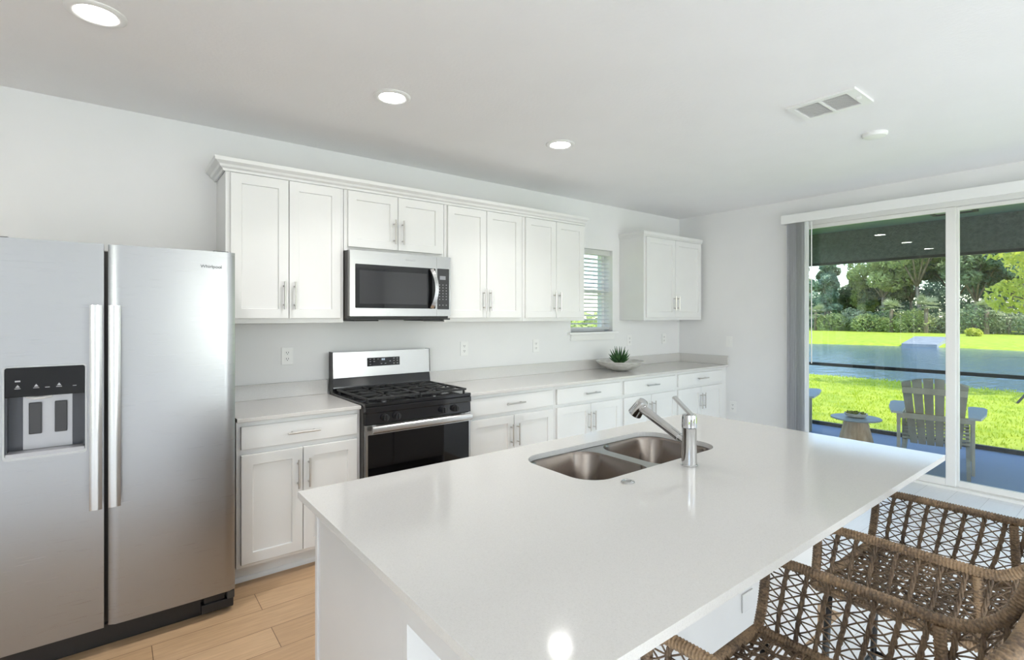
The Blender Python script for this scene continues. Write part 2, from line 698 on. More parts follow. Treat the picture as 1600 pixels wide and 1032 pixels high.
# ------------------------------------------------------------------ kitchen window with sill and blind
bm = bm_new()
f = 0.04
for a, b, c, d in ((WX0, WX0 + f, WZ0, WZ1), (WX1 - f, WX1, WZ0, WZ1), (WX0 + f, WX1 - f, WZ0, WZ0 + f), (WX0 + f, WX1 - f, WZ1 - f, WZ1), (WX0 + f, WX1 - f, 1.71, 1.75)):
    box(bm, a, b, 0.12, 0.18, c, d)
win = struct(obj('window_1', bm, M['vinyl']))
bm = bm_new(); box(bm, WX0 + f, WX1 - f, 0.148, 0.152, WZ0 + f, WZ1 - f)
obj('pane', bm, M['glass'], win)
bm = bm_new(); box(bm, WX0 - 0.05, WX1 + 0.05, -0.045, 0.12, WZ0 - 0.025, WZ0, 0.004)
obj('sill', bm, M['trim'], win)
bm = bm_new()
prism(bm, [(-0.002, WZ0 - 0.085), (-0.016, WZ0 - 0.085), (-0.022, WZ0 - 0.025), (-0.002, WZ0 - 0.025)], 'x', WX0 - 0.01, WX1 + 0.01)
obj('apron', bm, M['trim'], win)

bl = thing('window_blind', 'white two inch slatted blind in the window between the wall cabinets', 'blind', ((WX0 + WX1) / 2, 0.06, WZ0))
bm = bm_new(); box(bm, WX0 + .006, WX1 - .006, 0.03, 0.09, WZ1 - 0.055, WZ1 - 0.002, 0.002); obj('headrail', bm, M['slat'], bl)
bm = bm_new()
zz = WZ0 + 0.085
while zz < WZ1 - 0.06:
    t = radians(-14)
    bar(bm, (WX0 + .01, 0.06, zz), (WX1 - .01, 0.06, zz), 0.05, 0.003, up=(0, -sin(t), cos(t)))
    zz += 0.0425
obj('slats', bm, M['slat'], bl)
bm = bm_new(); box(bm, WX0 + .01, WX1 - .01, 0.035, 0.085, WZ0 + 0.022, WZ0 + 0.047, 0.003); obj('bottom_rail', bm, M['slat'], bl)
bm = bm_new()
for x in (WX0 + 0.12, WX1 - 0.20):
    for y in (0.034, 0.086):
        tube(bm, [(x, y, WZ0 + 0.045), (x, y, WZ1 - 0.05)], 0.0015, 5)
obj('ladder_cords', bm, M['plate'], bl)

# ------------------------------------------------------------------ sliding glass door
dx0, dx1 = 0.10, 0.19
bm = bm_new()
box(bm, dx0, dx1, SY1 - 0.05, SY1, 0, SZ); box(bm, dx0, dx1, SY0, SY0 + 0.05, 0, SZ)
box(bm, dx0, dx1, SY0 + .05, SY1 - .05, SZ - 0.045, SZ); box(bm, dx0 - 0.01, dx1 + 0.01, SY0 + .05, SY1 - .05, -0.0, 0.022)
door = struct(obj('door_1', bm, M['vinyl']))


def sash(y0, y1, x, th, stile, top, bot):
    bm = bm_new()
    box(bm, x, x + th, y0, y0 + stile, 0.024, SZ - 0.047, 0.003); box(bm, x, x + th, y1 - stile, y1, 0.024, SZ - 0.047, 0.003)
    box(bm, x, x + th, y0 + stile, y1 - stile, SZ - 0.047 - top, SZ - 0.047); box(bm, x, x + th, y0 + stile, y1 - stile, 0.024, 0.024 + bot)
    s = obj('sliding_panel', bm, M['vinyl'], door)
    bm = bm_new(); box(bm, x + th / 2 - .002, x + th / 2 + .002, y0 + stile, y1 - stile, 0.024 + bot, SZ - 0.047 - top)
    obj('glass_pane', bm, M['glass'], s)
    return s


sash(-2.585, SY1 - 0.05, 0.108, 0.03, 0.066, 0.035, 0.06)
sash(-3.84, -2.585 + 0.045, 0.148, 0.03, 0.06, 0.03, 0.05)
sash(-4.85, -3.79, 0.108, 0.03, 0.066, 0.035, 0.06)

vb = thing('vertical_blind', 'pale grey vertical blind stacked at the left side of the glass door', 'blind', (-0.06, -1.4, 0))
bm = bm_new(); box(bm, -0.105, -0.09, -4.98, -1.255, 2.395, 2.482, 0.004); box(bm, -0.09, -0.004, -1.27, -1.255, 2.395, 2.482, 0.002)
obj('valance', bm, M['trim'], vb)
bm = bm_new(); box(bm, -0.07, -0.03, -4.95, -1.28, 2.41, 2.44); obj('headrail', bm, M['trim'], vb)
random.seed(4)
for i in range(11):
    bm = bm_new()
    y = -1.315 - i * 0.0165
    a = radians(-6 + random.uniform(-5, 5))
    L = 0.042
    pts = []
    for k in range(7):
        s = -1 + 2 * k / 6
        pts.append((-0.05 + L * s * cos(a), y + L * s * sin(a) + 0.006 * (1 - s * s)))
    r0 = [[bm.verts.new((p[0], p[1] + q, z)) for p in pts] for z in (0.03, 2.405) for q in (0, -0.0012)]
    for k in range(6):
        bm.faces.new((r0[0][k], r0[0][k + 1], r0[2][k + 1], r0[2][k]))
        bm.faces.new((r0[1][k + 1], r0[1][k], r0[3][k], r0[3][k + 1]))
    obj('vane', bm, M['vane'], vb, smooth=True)
bm = bm_new(); tube(bm, [(-0.075, -1.535, 2.39), (-0.075, -1.535, 1.0)], 0.005, 8); obj('wand', bm, M['plate'], vb)

# ------------------------------------------------------------------ ceiling fittings
LAMP_TXT = {-5.518: 'round recessed ceiling light near the refrigerator, nearest the camera',
            -4.28: 'round recessed ceiling light above the range, middle of the row of three',
            -3.041: 'round recessed ceiling light farthest along the row, towards the window'}


def can_light(x, y, power, label=None):
    t = thing('recessed_light', label or 'added round fill light in the living-area ceiling, out of view behind the camera', 'ceiling light', (x, y, H), 'recessed lights along the kitchen ceiling' if label else 'added fill lights over the living area')
    bm = bm_new()
    lathe(bm, [(0.098, -0.0005), (0.098, -0.004), (0.09, -0.009), (0.074, -0.010), (0.067, -0.006), (0.067, -0.0005)], (x, y, H), 40)
    obj('trim_ring', bm, M['trim'], t, True)
    bm = bm_new(); lathe(bm, [(0.0005, -0.0062), (0.0668, -0.0062), (0.0668, -0.004), (0.0005, -0.004)], (x, y, H), 40, True, True)
    obj('lens', bm, M['lamp'], t)
    d = bpy.data.lights.new('lamp', 'AREA'); d.shape = 'DISK'; d.size = 0.128; d.energy = power; d.color = (1, 0.98, 0.955)
    d.spread = radians(115)
    o = bpy.data.objects.new('lamp', d); COL.objects.link(o); o.parent = t; o.location = (0, 0, -0.0075)
    return t


for x in (-5.518, -4.28, -3.041):
    can_light(x, -1.112, KITCHEN_LAMP, LAMP_TXT[x])
for x in (-7.0, -4.6, -2.0):  # unseen lamps added behind the camera as extra light sources
    for y in (-5.2, -7.4):
        can_light(x, y, LIVING_FILL)

v = thing('air_vent', 'white rectangular ceiling air vent with two louvred halves', 'vent', (-2.31, -2.52, H))
vx0, vx1, vy0, vy1 = -2.455, -2.178, -2.692, -2.348
bm = bm_new()
rring(bm, rrect(vx0, vx1, vy0, vy1, .004, 2), rrect(vx0 + .03, vx1 - .03, vy0 + .05, vy1 - .03, .003, 2), 'z', H - 0.012, H)
ym = (vy0 + .05 + vy1 - .03) / 2
box(bm, vx0 + .03, vx1 - .03, ym - .006, ym + .006, H - 0.012, H - 0.001)
obj('frame', bm, M['plate'], v)
bm = bm_new()
for a, b in ((vy0 + .05, ym - .006), (ym + .006, vy1 - .03)):
    n = 13
    for i in range(n):
        xx = vx0 + .034 + (vx1 - vx0 - .068) * i / (n - 1)
        bar(bm, (xx, a, H - 0.007), (xx, b, H - 0.007), 0.013, 0.0016, up=(-0.35, 0, 0.94))
obj('louvres', bm, M['plate'], v)
bm = bm_new(); box(bm, vx0 + .03, vx1 - .03, vy0 + .05, vy1 - .03, H - 0.0015, H - 0.0005); obj('damper', bm, mat('damper_grey', (0.8, 0.8, 0.79), 0.6), v)
bm = bm_new(); box(bm, -2.33, -2.322, vy0 + .015, vy0 + .035, H - 0.026, H - 0.012); obj('lever', bm, M['plate'], v)

bm = bm_new()
lathe(bm, [(0.07, 0), (0.07, -0.012), (0.062, -0.022), (0.03, -0.026), (0.0005, -0.0265)], (-1.578, -2.515, H), 36, True, True)
tag(obj('smoke_detector', bm, M['plate'], None, True, (-1.578, -2.515, H)), 'small round white smoke detector on the ceiling beyond the air vent', 'smoke detector')


# ------------------------------------------------------------------ cabinets
def pull(parent, p0, p1, out=0.032, r=0.0058, name='handle'):
    """bar pull in front of a door (faces -y)"""
    p0, p1 = Vector(p0), Vector(p1)
    bm = bm_new()
    o = Vector((0, -out, 0))
    tube(bm, [p0 + o, p1 + o], r, 10)
    for t in (0.16, 0.84):
        q = p0.lerp(p1, t)
        tube(bm, [q, q + o], r * 0.85, 8)
    obj(name, bm, M['nickel'], parent, True)


def upper(name, label, x0, x1, z0, z1, dz0, dz1, hz0, hz1, grp, rv=0.024, dep=0.325):
    t = thing(name, label, 'cabinet', ((x0 + x1) / 2, 0, z0), grp)
    yf = -dep
    bm = bm_new()
    e = 0.0006
    box(bm, x0 + e, x1 - e, yf, -0.002, z0, z1, 0.0012)
    obj('carcass', bm, M['cabinet'], t)
    xm = (x0 + x1) / 2
    for a, b, hx in ((x0 + rv, xm - 0.002, xm - 0.031), (xm + 0.002, x1 - rv, xm + 0.031)):
        bm = bm_new(); shaker(bm, a, b, dz0, dz1, yf - 0.0195)
        d = obj('door', bm, M['cabinet'], t)
        pull(d, (hx, yf - 0.0195, hz0), (hx, yf - 0.0195, hz1))
    return t


G = 'white upper cabinets on the back wall'
ZB, ZT = 1.42, 2.325
upper('wall_cabinet', 'tall white two-door wall cabinet beside the refrigerator', -4.953, -4.264, ZB, ZT, 1.449, 2.30, 1.505, 1.675, G)
upper('wall_cabinet', 'short white two-door wall cabinet directly above the microwave', -4.262, -3.50, 1.90, ZT, 1.925, 2.30, 1.965, 2.135, G)
upper('wall_cabinet', 'tall white two-door wall cabinet just right of the microwave', -3.498, -2.739, ZB, ZT, 1.449, 2.30, 1.505, 1.675, G)
upper('wall_cabinet', 'tall white two-door wall cabinet overlapping the window edge', -2.737, -1.99, ZB, ZT, 1.449, 2.30, 1.505, 1.675, G)
upper('wall_cabinet', 'white two-door wall cabinet standing alone in the corner beyond the window', -1.112, -0.045, ZB, ZT, 1.449, 2.295, 1.525, 1.68, G, 0.03)

# crown moulding over the long run, returning along the left side
prof = [(0, 2.305), (0.012, 2.305), (0.016, 2.318), (0.030, 2.326), (0.036, 2.338), (0.058, 2.352), (0.062, 2.372), (0, 2.372)]
bm = bm_new()
X0, X1, YF = -4.954, -1.989, -0.3255
rings = []
for p, z in prof:
    p = max(p, 0.0006)
    rings.append([bm.verts.new((X0 - p, -0.002, z)), bm.verts.new((X0 - p, YF - p, z)), bm.verts.new((X1, YF - p, z))])
n = len(rings)
for i in range(n):
    a, b = rings[i], rings[(i + 1) % n]
    for k in range(2):
        bm.faces.new((a[k], a[k + 1], b[k + 1], b[k]))
bm.faces.new([r[0] for r in rings]); bm.faces.new([r[2] for r in rings][::-1])
tag(obj('crown_molding', bm, M['cabinet'], None, False, (X0, YF, 2.305)), 'stepped white crown moulding along the top of the long wall cabinet run', 'molding')
bm = bm_new()
x0, x1, yf = -1.113, -0.044, -0.3255
for p, za, zb in ((0.008, 2.300, 2.318), (0.016, 2.318, 2.352)):
    box(bm, x0 - p, x1 + 0.004, yf - p, yf - 0.0004, za, zb); box(bm, x0 - p, x0 - 0.0004, yf - 0.0004, -0.002, za, zb)
box(bm, x0 - .0004, x1, yf - 0.0004, -0.002, 2.3254, 2.352)
tag(obj('cabinet_top_molding', bm, M['cabinet'], None, False, (x0, yf, 2.3)), 'plain white top moulding on the corner wall cabinet', 'molding')

CT = 0.914
CTH = 0.021


def base(label, x0, x1, grp, filler=None):
    t = thing('base_cabinet', label, 'cabinet', ((x0 + x1) / 2, -0.3, 0), grp)
    yf = -0.61
    bm = bm_new()
    box(bm, x0 + .0006, x1 - .0006, yf, -0.002, 0.10, CT - CTH - .0008, 0.0012)
    if filler: box(bm, x1 - .0006, filler, yf, yf + 0.05, 0.10, CT - CTH - .0008)
    obj('carcass', bm, M['cabinet'], t)
    bm = bm_new()
    xe = filler or x1
    box(bm, x0 + .0006, xe - .0006, -0.54, -0.525, 0.0, 0.099)
    prism(bm, [(-0.5405, 0), (-0.556, 0), (-0.554, 0.012), (-0.548, 0.02), (-0.5405, 0.024)], 'x', x0 + .0006, xe - .0006)
    obj('toe_kick', bm, M['cabinet'], t)
    a, b = x0 + 0.022, x1 - 0.022
    bm = bm_new(); slab(bm, a, b, 0.742, 0.866, yf - 0.0195)
    d = obj('drawer', bm, M['cabinet'], t)
    xm = (a + b) / 2
    pull(d, (xm - 0.089, yf - 0.0195, 0.805), (xm + 0.089, yf - 0.0195, 0.805))
    for p, q, hx in ((a, xm - 0.002, xm - 0.03), (xm + 0.002, b, xm + 0.03)):
        bm = bm_new(); shaker(bm, p, q, 0.122, 0.712, yf - 0.0195)
        d = obj('door', bm, M['cabinet'], t)
        pull(d, (hx, yf - 0.0195, 0.485), (hx, yf - 0.0195, 0.65))


GB = 'white base cabinets with one drawer over two doors'
base('white base cabinet between the refrigerator and the range', -4.947, -4.264, GB)
base('white base cabinet immediately right of the range', -3.490, -2.640, GB)
base('white base cabinet second to the right of the range', -2.640, -1.808, GB)
base('white base cabinet behind the faucet, third to the right of the range', -1.808, -0.966, GB)
base('white base cabinet at the end of the run against the right wall', -0.966, -0.09, GB, -0.002)


def counter(label, x0, x1, splash_right=False):
    t = thing('countertop', label, 'countertop', ((x0 + x1) / 2, -0.32, CT - CTH))
    bm = bm_new(); box(bm, x0, x1, -0.642, -0.002, CT - CTH, CT, 0.002); obj('worktop', bm, M['quartz'], t)
    bm = bm_new(); box(bm, x0, x1, -0.022, -0.002, CT + .0005, CT + 0.1, 0.0015)
    if splash_right: box(bm, x1 - 0.02, x1, -0.640, -0.0225, CT + .0005, CT + 0.1, 0.0015)
    obj('backsplash', bm, M['quartz'], t)


counter('short white quartz countertop between refrigerator and range', -4.947, -4.266)
counter('long white quartz countertop from the range to the corner', -3.492, -0.002, True)


# ------------------------------------------------------------------ outlets
def outlet(label, p, axis, kind='outlet'):
    """plate on the back wall (axis y), on the right wall (axis x)"""
    t = thing('wall_outlet' if kind == 'outlet' else 'light_switch', label, 'outlet' if kind == 'outlet' else 'switch', p)
    def B(bm, u0, u1, d0, d1, z0, z1, bev=0):
        if axis == 'y': box(bm, p[0] + u0, p[0] + u1, p[1] - d1, p[1] - d0, p[2] + z0, p[2] + z1, bev)
        else: box(bm, p[0] - d1, p[0] - d0, p[1] + u0, p[1] + u1, p[2] + z0, p[2] + z1, bev)
    bm = bm_new(); B(bm, -.037, .037, 0.0005, .006, -.06, .06, .002); obj('cover_plate', bm, M['plate'], t)
    if kind == 'outlet':
        for zc in (.021, -.021):
            bm = bm_new(); B(bm, -.017, .017, .0062, .0078, zc - .014, zc + .014, .0006); r = obj('receptacle', bm, M['plate'], t)
            bm = bm_new(); B(bm, -.008, -.005, .0079, .0083, zc - .002, zc + .008); B(bm, .005, .008, .0079, .0083, zc - .002, zc + .008); B(bm, -.0025, .0025, .0079, .0083, zc - .01, zc - .005)
            obj('slots', bm, M['slot'], r)
    else:
        bm = bm_new(); B(bm, -.017, .017, .0062, .009, -.033, .033, .001); obj('rocker', bm, M['plate'], t)


outlet('white wall outlet under the cabinet beside the refrigerator', (-4.533, 0, 1.192), 'y')
outlet('white wall outlet just right of the range backguard', (-3.113, 0, 1.187), 'y')
outlet('white wall outlet midway between range and window sill', (-2.311, 0, 1.182), 'y')
outlet('white wall outlet between the window sill and the corner', (-0.946, 0, 1.195), 'y')
outlet('white wall outlet closest to the corner, under the corner cabinet', (-0.313, 0, 1.195), 'y')
outlet('white rocker switch on the right wall above the counter end', (0, -0.645, 1.175), 'x', 'switch')
outlet('white wall outlet low on the right wall beside the last base cabinet', (0, -0.69, 0.45), 'x')

# ------------------------------------------------------------------ refrigerator
F = thing('refrigerator', 'stainless side by side refrigerator with dispenser in the left door', 'refrigerator', (-5.44, -0.42, 0))
bm = bm_new(); box(bm, -5.895, -4.995, -0.768, -0.03, 0.03, 1.755, 0.004); obj('body', bm, M['charcoal'], F)
bm = bm_new()
box(bm, -5.892, -5.13, -0.79, -0.769, 0.012, 0.098); box(bm, -5.13, -4.992, -0.815, -0.769, 0.018, 0.062, 0.004); box(bm, -5.118, -5.03, -0.805, -0.769, 0.062, 0.092, 0.002)
box(bm, -5.892, -5.0, -0.775, -0.05, 0.0, 0.03)
obj('toe_grille', bm, M['black_plastic'], F)
bm = bm_new(); box(bm, -5.022, -4.99, -0.83, -0.769, 0.066, 0.104, 0.003); cyl(bm, (-5.005, -0.815, 0.075), (-5.005, -0.815, 0.112), 0.009, 12)
obj('hinge_foot', bm, M['charcoal'], F)
bm = bm_new(); box(bm, -5.87, -5.80, -0.80, -0.72, 1.757, 1.785, 0.004); box(bm, -5.08, -5.01, -0.80, -0.72, 1.757, 1.785, 0.004); obj('hinge_cover', bm, M['charcoal'], F)
DYF, DYB = -0.845, -0.772


def door_panel(x0, x1):
    """full-height door: gently crowned front with rounded vertical edges"""
    bm = bm_new()
    w_ = x1 - x0
    out = [(x0, DYB), (x1, DYB)]
    N = 20
    for i in range(N + 1):
        s = i / N
        x = x1 - w_ * s
        e = min(s, 1 - s) * w_
        y = DYF - 0.004 * (1 - (2 * s - 1) ** 2)
        if e < 0.012: y += 0.012 - sqrt(max(0, 0.012 ** 2 - (0.012 - e) ** 2))
        out.append((x, y))
    prism(bm, out, 'z', 0.112, 1.776)
    return bm


RD = obj('right_door', door_panel(-5.4835, -4.989), M['steel_fridge'], F, True)
# left door is built around the dispenser opening
ox0, ox1, oz0, oz1 = -5.806, -5.560, 0.892, 1.256
bm = bm_new()
for a, b, c, d in ((-5.899, ox0, 0.112, 1.776), (ox1, -5.4975, 0.112, 1.776), (ox0, ox1, 0.112, oz0), (ox0, ox1, oz1, 1.776)):
    box(bm, a, b, DYF - .003, DYB, c, d)
LD = obj('left_door', bm, M['steel_fridge'], F)
bm = bm_new()
rring(bm, rrect(ox0 - .006, ox1 + .006, oz0 - .008, oz1 + .006, .013), rrect(ox0, ox1, oz0 + .004, oz1, .01), 'y', DYF - 0.007, DYF - .003)
DF = obj('dispenser_frame', bm, M['steel'], LD, True)
bm = bm_new(); box(bm, ox0 + .0005, ox1 - .0005, DYF - 0.004, DYF + 0.012, 1.137, oz1 - .0005, .001)
DP = obj('control_panel', bm, M['glass_black'], LD)
bm = bm_new()
yb = DYF + 0.065
y0 = DYF + 0.013
box(bm, ox0 + .0005, ox0 + .006, y0 - .012, yb, oz0 + .02, 1.136); box(bm, ox1 - .006, ox1 - .0005, y0 - .012, yb, oz0 + .02, 1.136)
box(bm, ox0 + .006, ox1 - .006, yb - .004, yb, oz0 + .02, 1.136); box(bm, ox0 + .0005, ox1 - .0005, y0, yb, 1.1362, 1.15)
NI = obj('dispenser_niche', bm, M['niche'], LD)
bm = bm_new(); box(bm, -5.758, -5.604, yb - 0.010, yb - .0042, oz0 + .02, 1.135); obj('back_plate', bm, M['tray_silver'], NI)
for a in (-5.740, -5.660):
    bm = bm_new(); box(bm, a, a + 0.040, yb - 0.022, yb - 0.0105, 0.975, 1.105, .003); obj('paddle', bm, M['paddle'], NI)
bm = bm_new(); tube(bm, [(-5.745, yb - .02, 1.13), (-5.72, yb - .035, 1.126), (-5.695, yb - .035, 1.126), (-5.67, yb - .02, 1.13)], 0.006, 8); obj('spout', bm, M['plate'], NI, True)
bm = bm_new(); box(bm, ox0 + .001, ox1 - .001, DYF - .006, yb, oz0 + .0, oz0 + .019, .002); obj('drip_tray', bm, M['tray_silver'], LD)
bm = bm_new()
yg = DYF - 0.0042
for cx in (-5.768, -5.713, -5.643):
    prism(bm, [(cx - .007, 1.176), (cx + .007, 1.176), (cx, 1.187)], 'y', yg - .0005, yg)
    box(bm, cx - .009, cx + .009, yg - .0005, yg, 1.170, 1.1725)
box(bm, -5.776, -5.760, yg - .0005, yg, 1.198, 1.204); box(bm, -5.686, -5.672, yg - .0005, yg, 1.170, 1.1725); box(bm, -5.60, -5.588, yg - .0005, yg, 1.170, 1.1725)
obj('icons', bm, M['glyph'], DP)


def fridge_handle(x0, x1, parent):
    bm = bm_new()
    w_ = x1 - x0
    sec = []
    for i in range(9):
        s = i / 8
        sec.append((x0 + w_ * s, -0.905 - 0.006 * (1 - (2 * s - 1) ** 2)))
    sec += [(x1 - .003, -0.893), (x0 + .003, -0.893)]
    prism(bm, sec, 'z', 0.645, 1.510)
    for z in (0.66, 1.465):
        box(bm, x0 + .008, x1 - .008, -0.894, DYF - .002, z, z + .03, .002)
    obj('handle', bm, M['steel_bright'], parent, True)


fridge_handle(-5.545, -5.503, LD)
fridge_handle(-5.482, -5.440, RD)
text('brand_lettering', 'Whirlpool', 0.0215, (-5.093, DYF - 0.0040, 1.701), (pi / 2, 0, 0), M['lettering'], RD)

# ------------------------------------------------------------------ microwave
MW = thing('microwave', 'stainless over the range microwave with black glass door', 'microwave', (-3.884, -0.2, 1.445))
bm = bm_new(); box(bm, -4.259, -3.503, -0.392, -0.003, 1.447, 1.897, .002); obj('body', bm, M['charcoal'], MW)
bm = bm_new()
my = -0.43
rring(bm, rrect(-4.259, -3.622, 1.463, 1.894, .003, 3), rrect(-4.224, -3.630, 1.516, 1.806, .006, 3), 'y', my, my + 0.036)
MD = obj('door', bm, M['steel'], MW)
bm = bm_new(); box(bm, -4.2238, -3.6302, my + .001, my + 0.034, 1.5162, 1.8058); WG = obj('door_window', bm, M['glass_black'], MD)
bm = bm_new(); box(bm, -4.195, -3.70, my + .0003, my + .0009, 1.545, 1.765); obj('window_screen', bm, mat('window_screen', (0.02, 0.02, 0.022), 0.06, Specular_IOR_Level=0.4), MD)
bm = bm_new()
hp = []
for i in range(15):
    s = i / 14
    hp.append((-3.668 + 0.022 * sin(pi * s), my - 0.012 - 0.034 * sin(pi * s) ** 0.7, 1.522 + 0.275 * s))
for i in range(len(hp) - 1):
    bar(bm, hp[i], hp[i + 1], 0.028, 0.012, up=(0, 1, 0.02))
obj('handle', bm, M['steel_bright'], MD)
bm = bm_new()
rring(bm, rrect(-3.6205, -3.503, 1.463, 1.894, .003, 3), rrect(-3.616, -3.517, 1.512, 1.808, .004, 3), 'y', my, my + 0.036)
MC = obj('control_housing', bm, M['steel'], MW)
bm = bm_new(); box(bm, -3.6158, -3.5172, my + .001, my + 0.034, 1.5122, 1.8078); KP = obj('keypad', bm, mat('keypad_black', (0.02, 0.02, 0.022), 0.3), MC)
bm = bm_new()
for r_ in range(8):
    for c_ in range(3):
        if r_ == 6: continue
        xk, zk = -3.596 + c_ * 0.028, 1.690 - r_ * 0.021
        box(bm, xk - .004, xk + .004, my + .0004, my + .001, zk - .0022, zk + .0022)
obj('key_marks', bm, M['glyph'], KP)
bm = bm_new(); box(bm, -3.594, -3.546, my + .0004, my + .001, 1.728, 1.755); obj('clock_display', bm, mat('lcd', (0.25, 0.26, 0.28), 0.3), KP)
text('brand_lettering', 'Whirlpool', 0.018, (-3.83, my - 0.0004, 1.852), (pi / 2, 0, 0), mat('etched_lettering', (0.40, 0.40, 0.40), 0.35, 0.8), MD, 0.0002)
bm = bm_new(); box(bm, -4.257, -3.505, -0.425, -0.03, 1.437, 1.4465, .002); box(bm, -4.22, -4.05, -0.40, -0.10, 1.429, 1.437, .002); box(bm, -3.72, -3.55, -0.40, -0.10, 1.429, 1.437, .002); obj('vent_base', bm, M['black_plastic'], MW)

# ------------------------------------------------------------------ range
RG = thing('gas_range', 'stainless and black gas range under the microwave', 'range', (-3.88, -0.35, 0))
rx0, rx1 = -4.2615, -3.4955
bm = bm_new(); box(bm, rx0, rx1, -0.655, -0.03, 0.02, 0.905, .002)
for x in (rx0 + .05, rx1 - .05):
    for y in (-0.6, -0.1): cyl(bm, (x, y, 0), (x, y, 0.02), .02, 10)
obj('body', bm, M['charcoal'], RG)
bm = bm_new(); box(bm, rx0, rx1, -0.69, -0.12, 0.9055, 0.928, .004); box(bm, rx0 + .002, rx1 - .002, -0.697, -0.6555, 0.868, 0.9054, .004)
CK = obj('cooktop', bm, M['enamel'], RG)
bm = bm_new()
prism(bm, [(-0.6555, 0.80), (-0.692, 0.80), (-0.688, 0.866), (-0.6555, 0.866)], 'x', rx0 + .004, rx1 - .004)
CP = obj('control_panel', bm, M['enamel'], RG)
for x in (-4.135, -4.055, -3.722, -3.632):
    bm = bm_new()
    cyl(bm, (x, -0.6895, 0.836), (x, -0.698, 0.836), .023, 20); cyl(bm, (x, -0.698, 0.836), (x, -0.722, 0.836), .0185, 20); box(bm, x - .005, x + .005, -0.731, -0.722, 0.8185, 0.8535, .002)
    obj('knob', bm, M['black_plastic'], CP, True)
# grates
def grate(x0, x1):
    bm = bm_new()
    z0, z1 = 0.945, 0.958
    y0, y1 = -0.655, -0.145
    b = 0.014
    for a in (y0, y1): box(bm, x0, x1, a - b / 2, a + b / 2, z0, z1, .002)
    for a in (x0, x1): box(bm, a - b / 2, a + b / 2, y0, y1, z0, z1, .002)
    xm, ym = (x0 + x1) / 2, (y0 + y1) / 2
    box(bm, x0, x1, ym - .008, ym + .008, z0, z1, .002)
    for yc in ((y0 + ym) / 2, (y1 + ym) / 2):
        for dx, dy in ((1, 0), (-1, 0), (0, 1), (0, -1)):
            if dx: box(bm, xm + dx * .03, xm + dx * (x1 - x0) / 2, yc - .008, yc + .008, z0, z1, .002)
            else: box(bm, xm - .008, xm + .008, yc + dy * .03, yc + dy * (y1 - y0) / 4, z0, z1, .002)
        for sx in (-1, 1):
            for sy in (-1, 1):
                bar(bm, (xm + sx * .035, yc + sy * .035, 0.9515), (xm + sx * .12, yc + sy * .11, 0.9515), .012, .012)
    for a in (x0 + .01, x1 - .01):
        for c in (y0 + .01, ym, y1 - .01): cyl(bm, (a, c, 0.9285), (a, c, 0.946), .008, 8)
    obj('grate', bm, M['iron'], CK)
grate(rx0 + .022, -3.885)
grate(-3.872, rx1 - .022)
for x in (-4.07, -3.69):
    for y in (-0.525, -0.275):
        bm = bm_new(); lathe(bm, [(0.055, 0), (0.05, 0.006), (0.034, 0.007), (0.034, 0.014), (0.03, 0.017), (0.0005, 0.0175)], (x, y, 0.9282), 24, True); obj('burner', bm, M['iron'], CK, True)
# backguard
bm = bm_new()
prism(bm, [(-0.032, 0.905), (-0.118, 0.905), (-0.112, 0.965), (-0.098, 1.026), (-0.032, 1.026)], 'x', rx0 + .003, rx1 - .003)
obj('backguard_base', bm, M['enamel'], RG)
bm = bm_new()
prism(bm, [(-0.032, 1.0265), (-0.104, 1.0265), (-0.094, 1.206), (-0.032, 1.206)], 'x', rx0 + .006, rx1 - .004)
BG = obj('backguard', bm, M['steel'], RG)
bm = bm_new(); prism(bm, [(-0.03, 0.93), (-0.106, 0.93), (-0.096, 1.21), (-0.03, 1.21)], 'x', rx0, rx0 + .0058); prism(bm, [(-0.03, 1.03), (-0.106, 1.03), (-0.096, 1.208), (-0.03, 1.208)], 'x', rx1 - .0038, rx1); obj('end_cap', bm, M['black_plastic'], RG)
bm = bm_new()
ysl = lambda z: -0.104 + (z - 1.0265) * (0.010 / 0.1795)
pr_ = [(ysl(1.096), 1.096), (ysl(1.096) - .003, 1.096), (ysl(1.158) - .003, 1.158), (ysl(1.158), 1.158)]
prism(bm, pr_, 'x', -4.007, -3.753)
CD = obj('clock_panel', bm, M['glass_black'], BG)
bm = bm_new()
for x, z in ((-3.985, 1.147), (-3.985, 1.130), (-3.985, 1.110), (-3.955, 1.147), (-3.955, 1.130), (-3.925, 1.147), (-3.90, 1.112), (-3.868, 1.112), (-3.83, 1.128), (-3.80, 1.147), (-3.80, 1.130), (-3.80, 1.110), (-3.772, 1.147), (-3.772, 1.130), (-3.772, 1.110)):
    y = ysl(z) - .0031
    box(bm, x - .006, x + .006, y - .0004, y, z - .002, z + .002)
obj('button_marks', bm, M['glyph'], CD)
bm = bm_new()
for dx in (-0.012, -0.003, 0.006):
    y = ysl(1.143) - .0031
    box(bm, -3.885 + dx, -3.885 + dx + .006, y - .0004, y, 1.137, 1.150)
obj('clock_digits', bm, M['led'], CD)
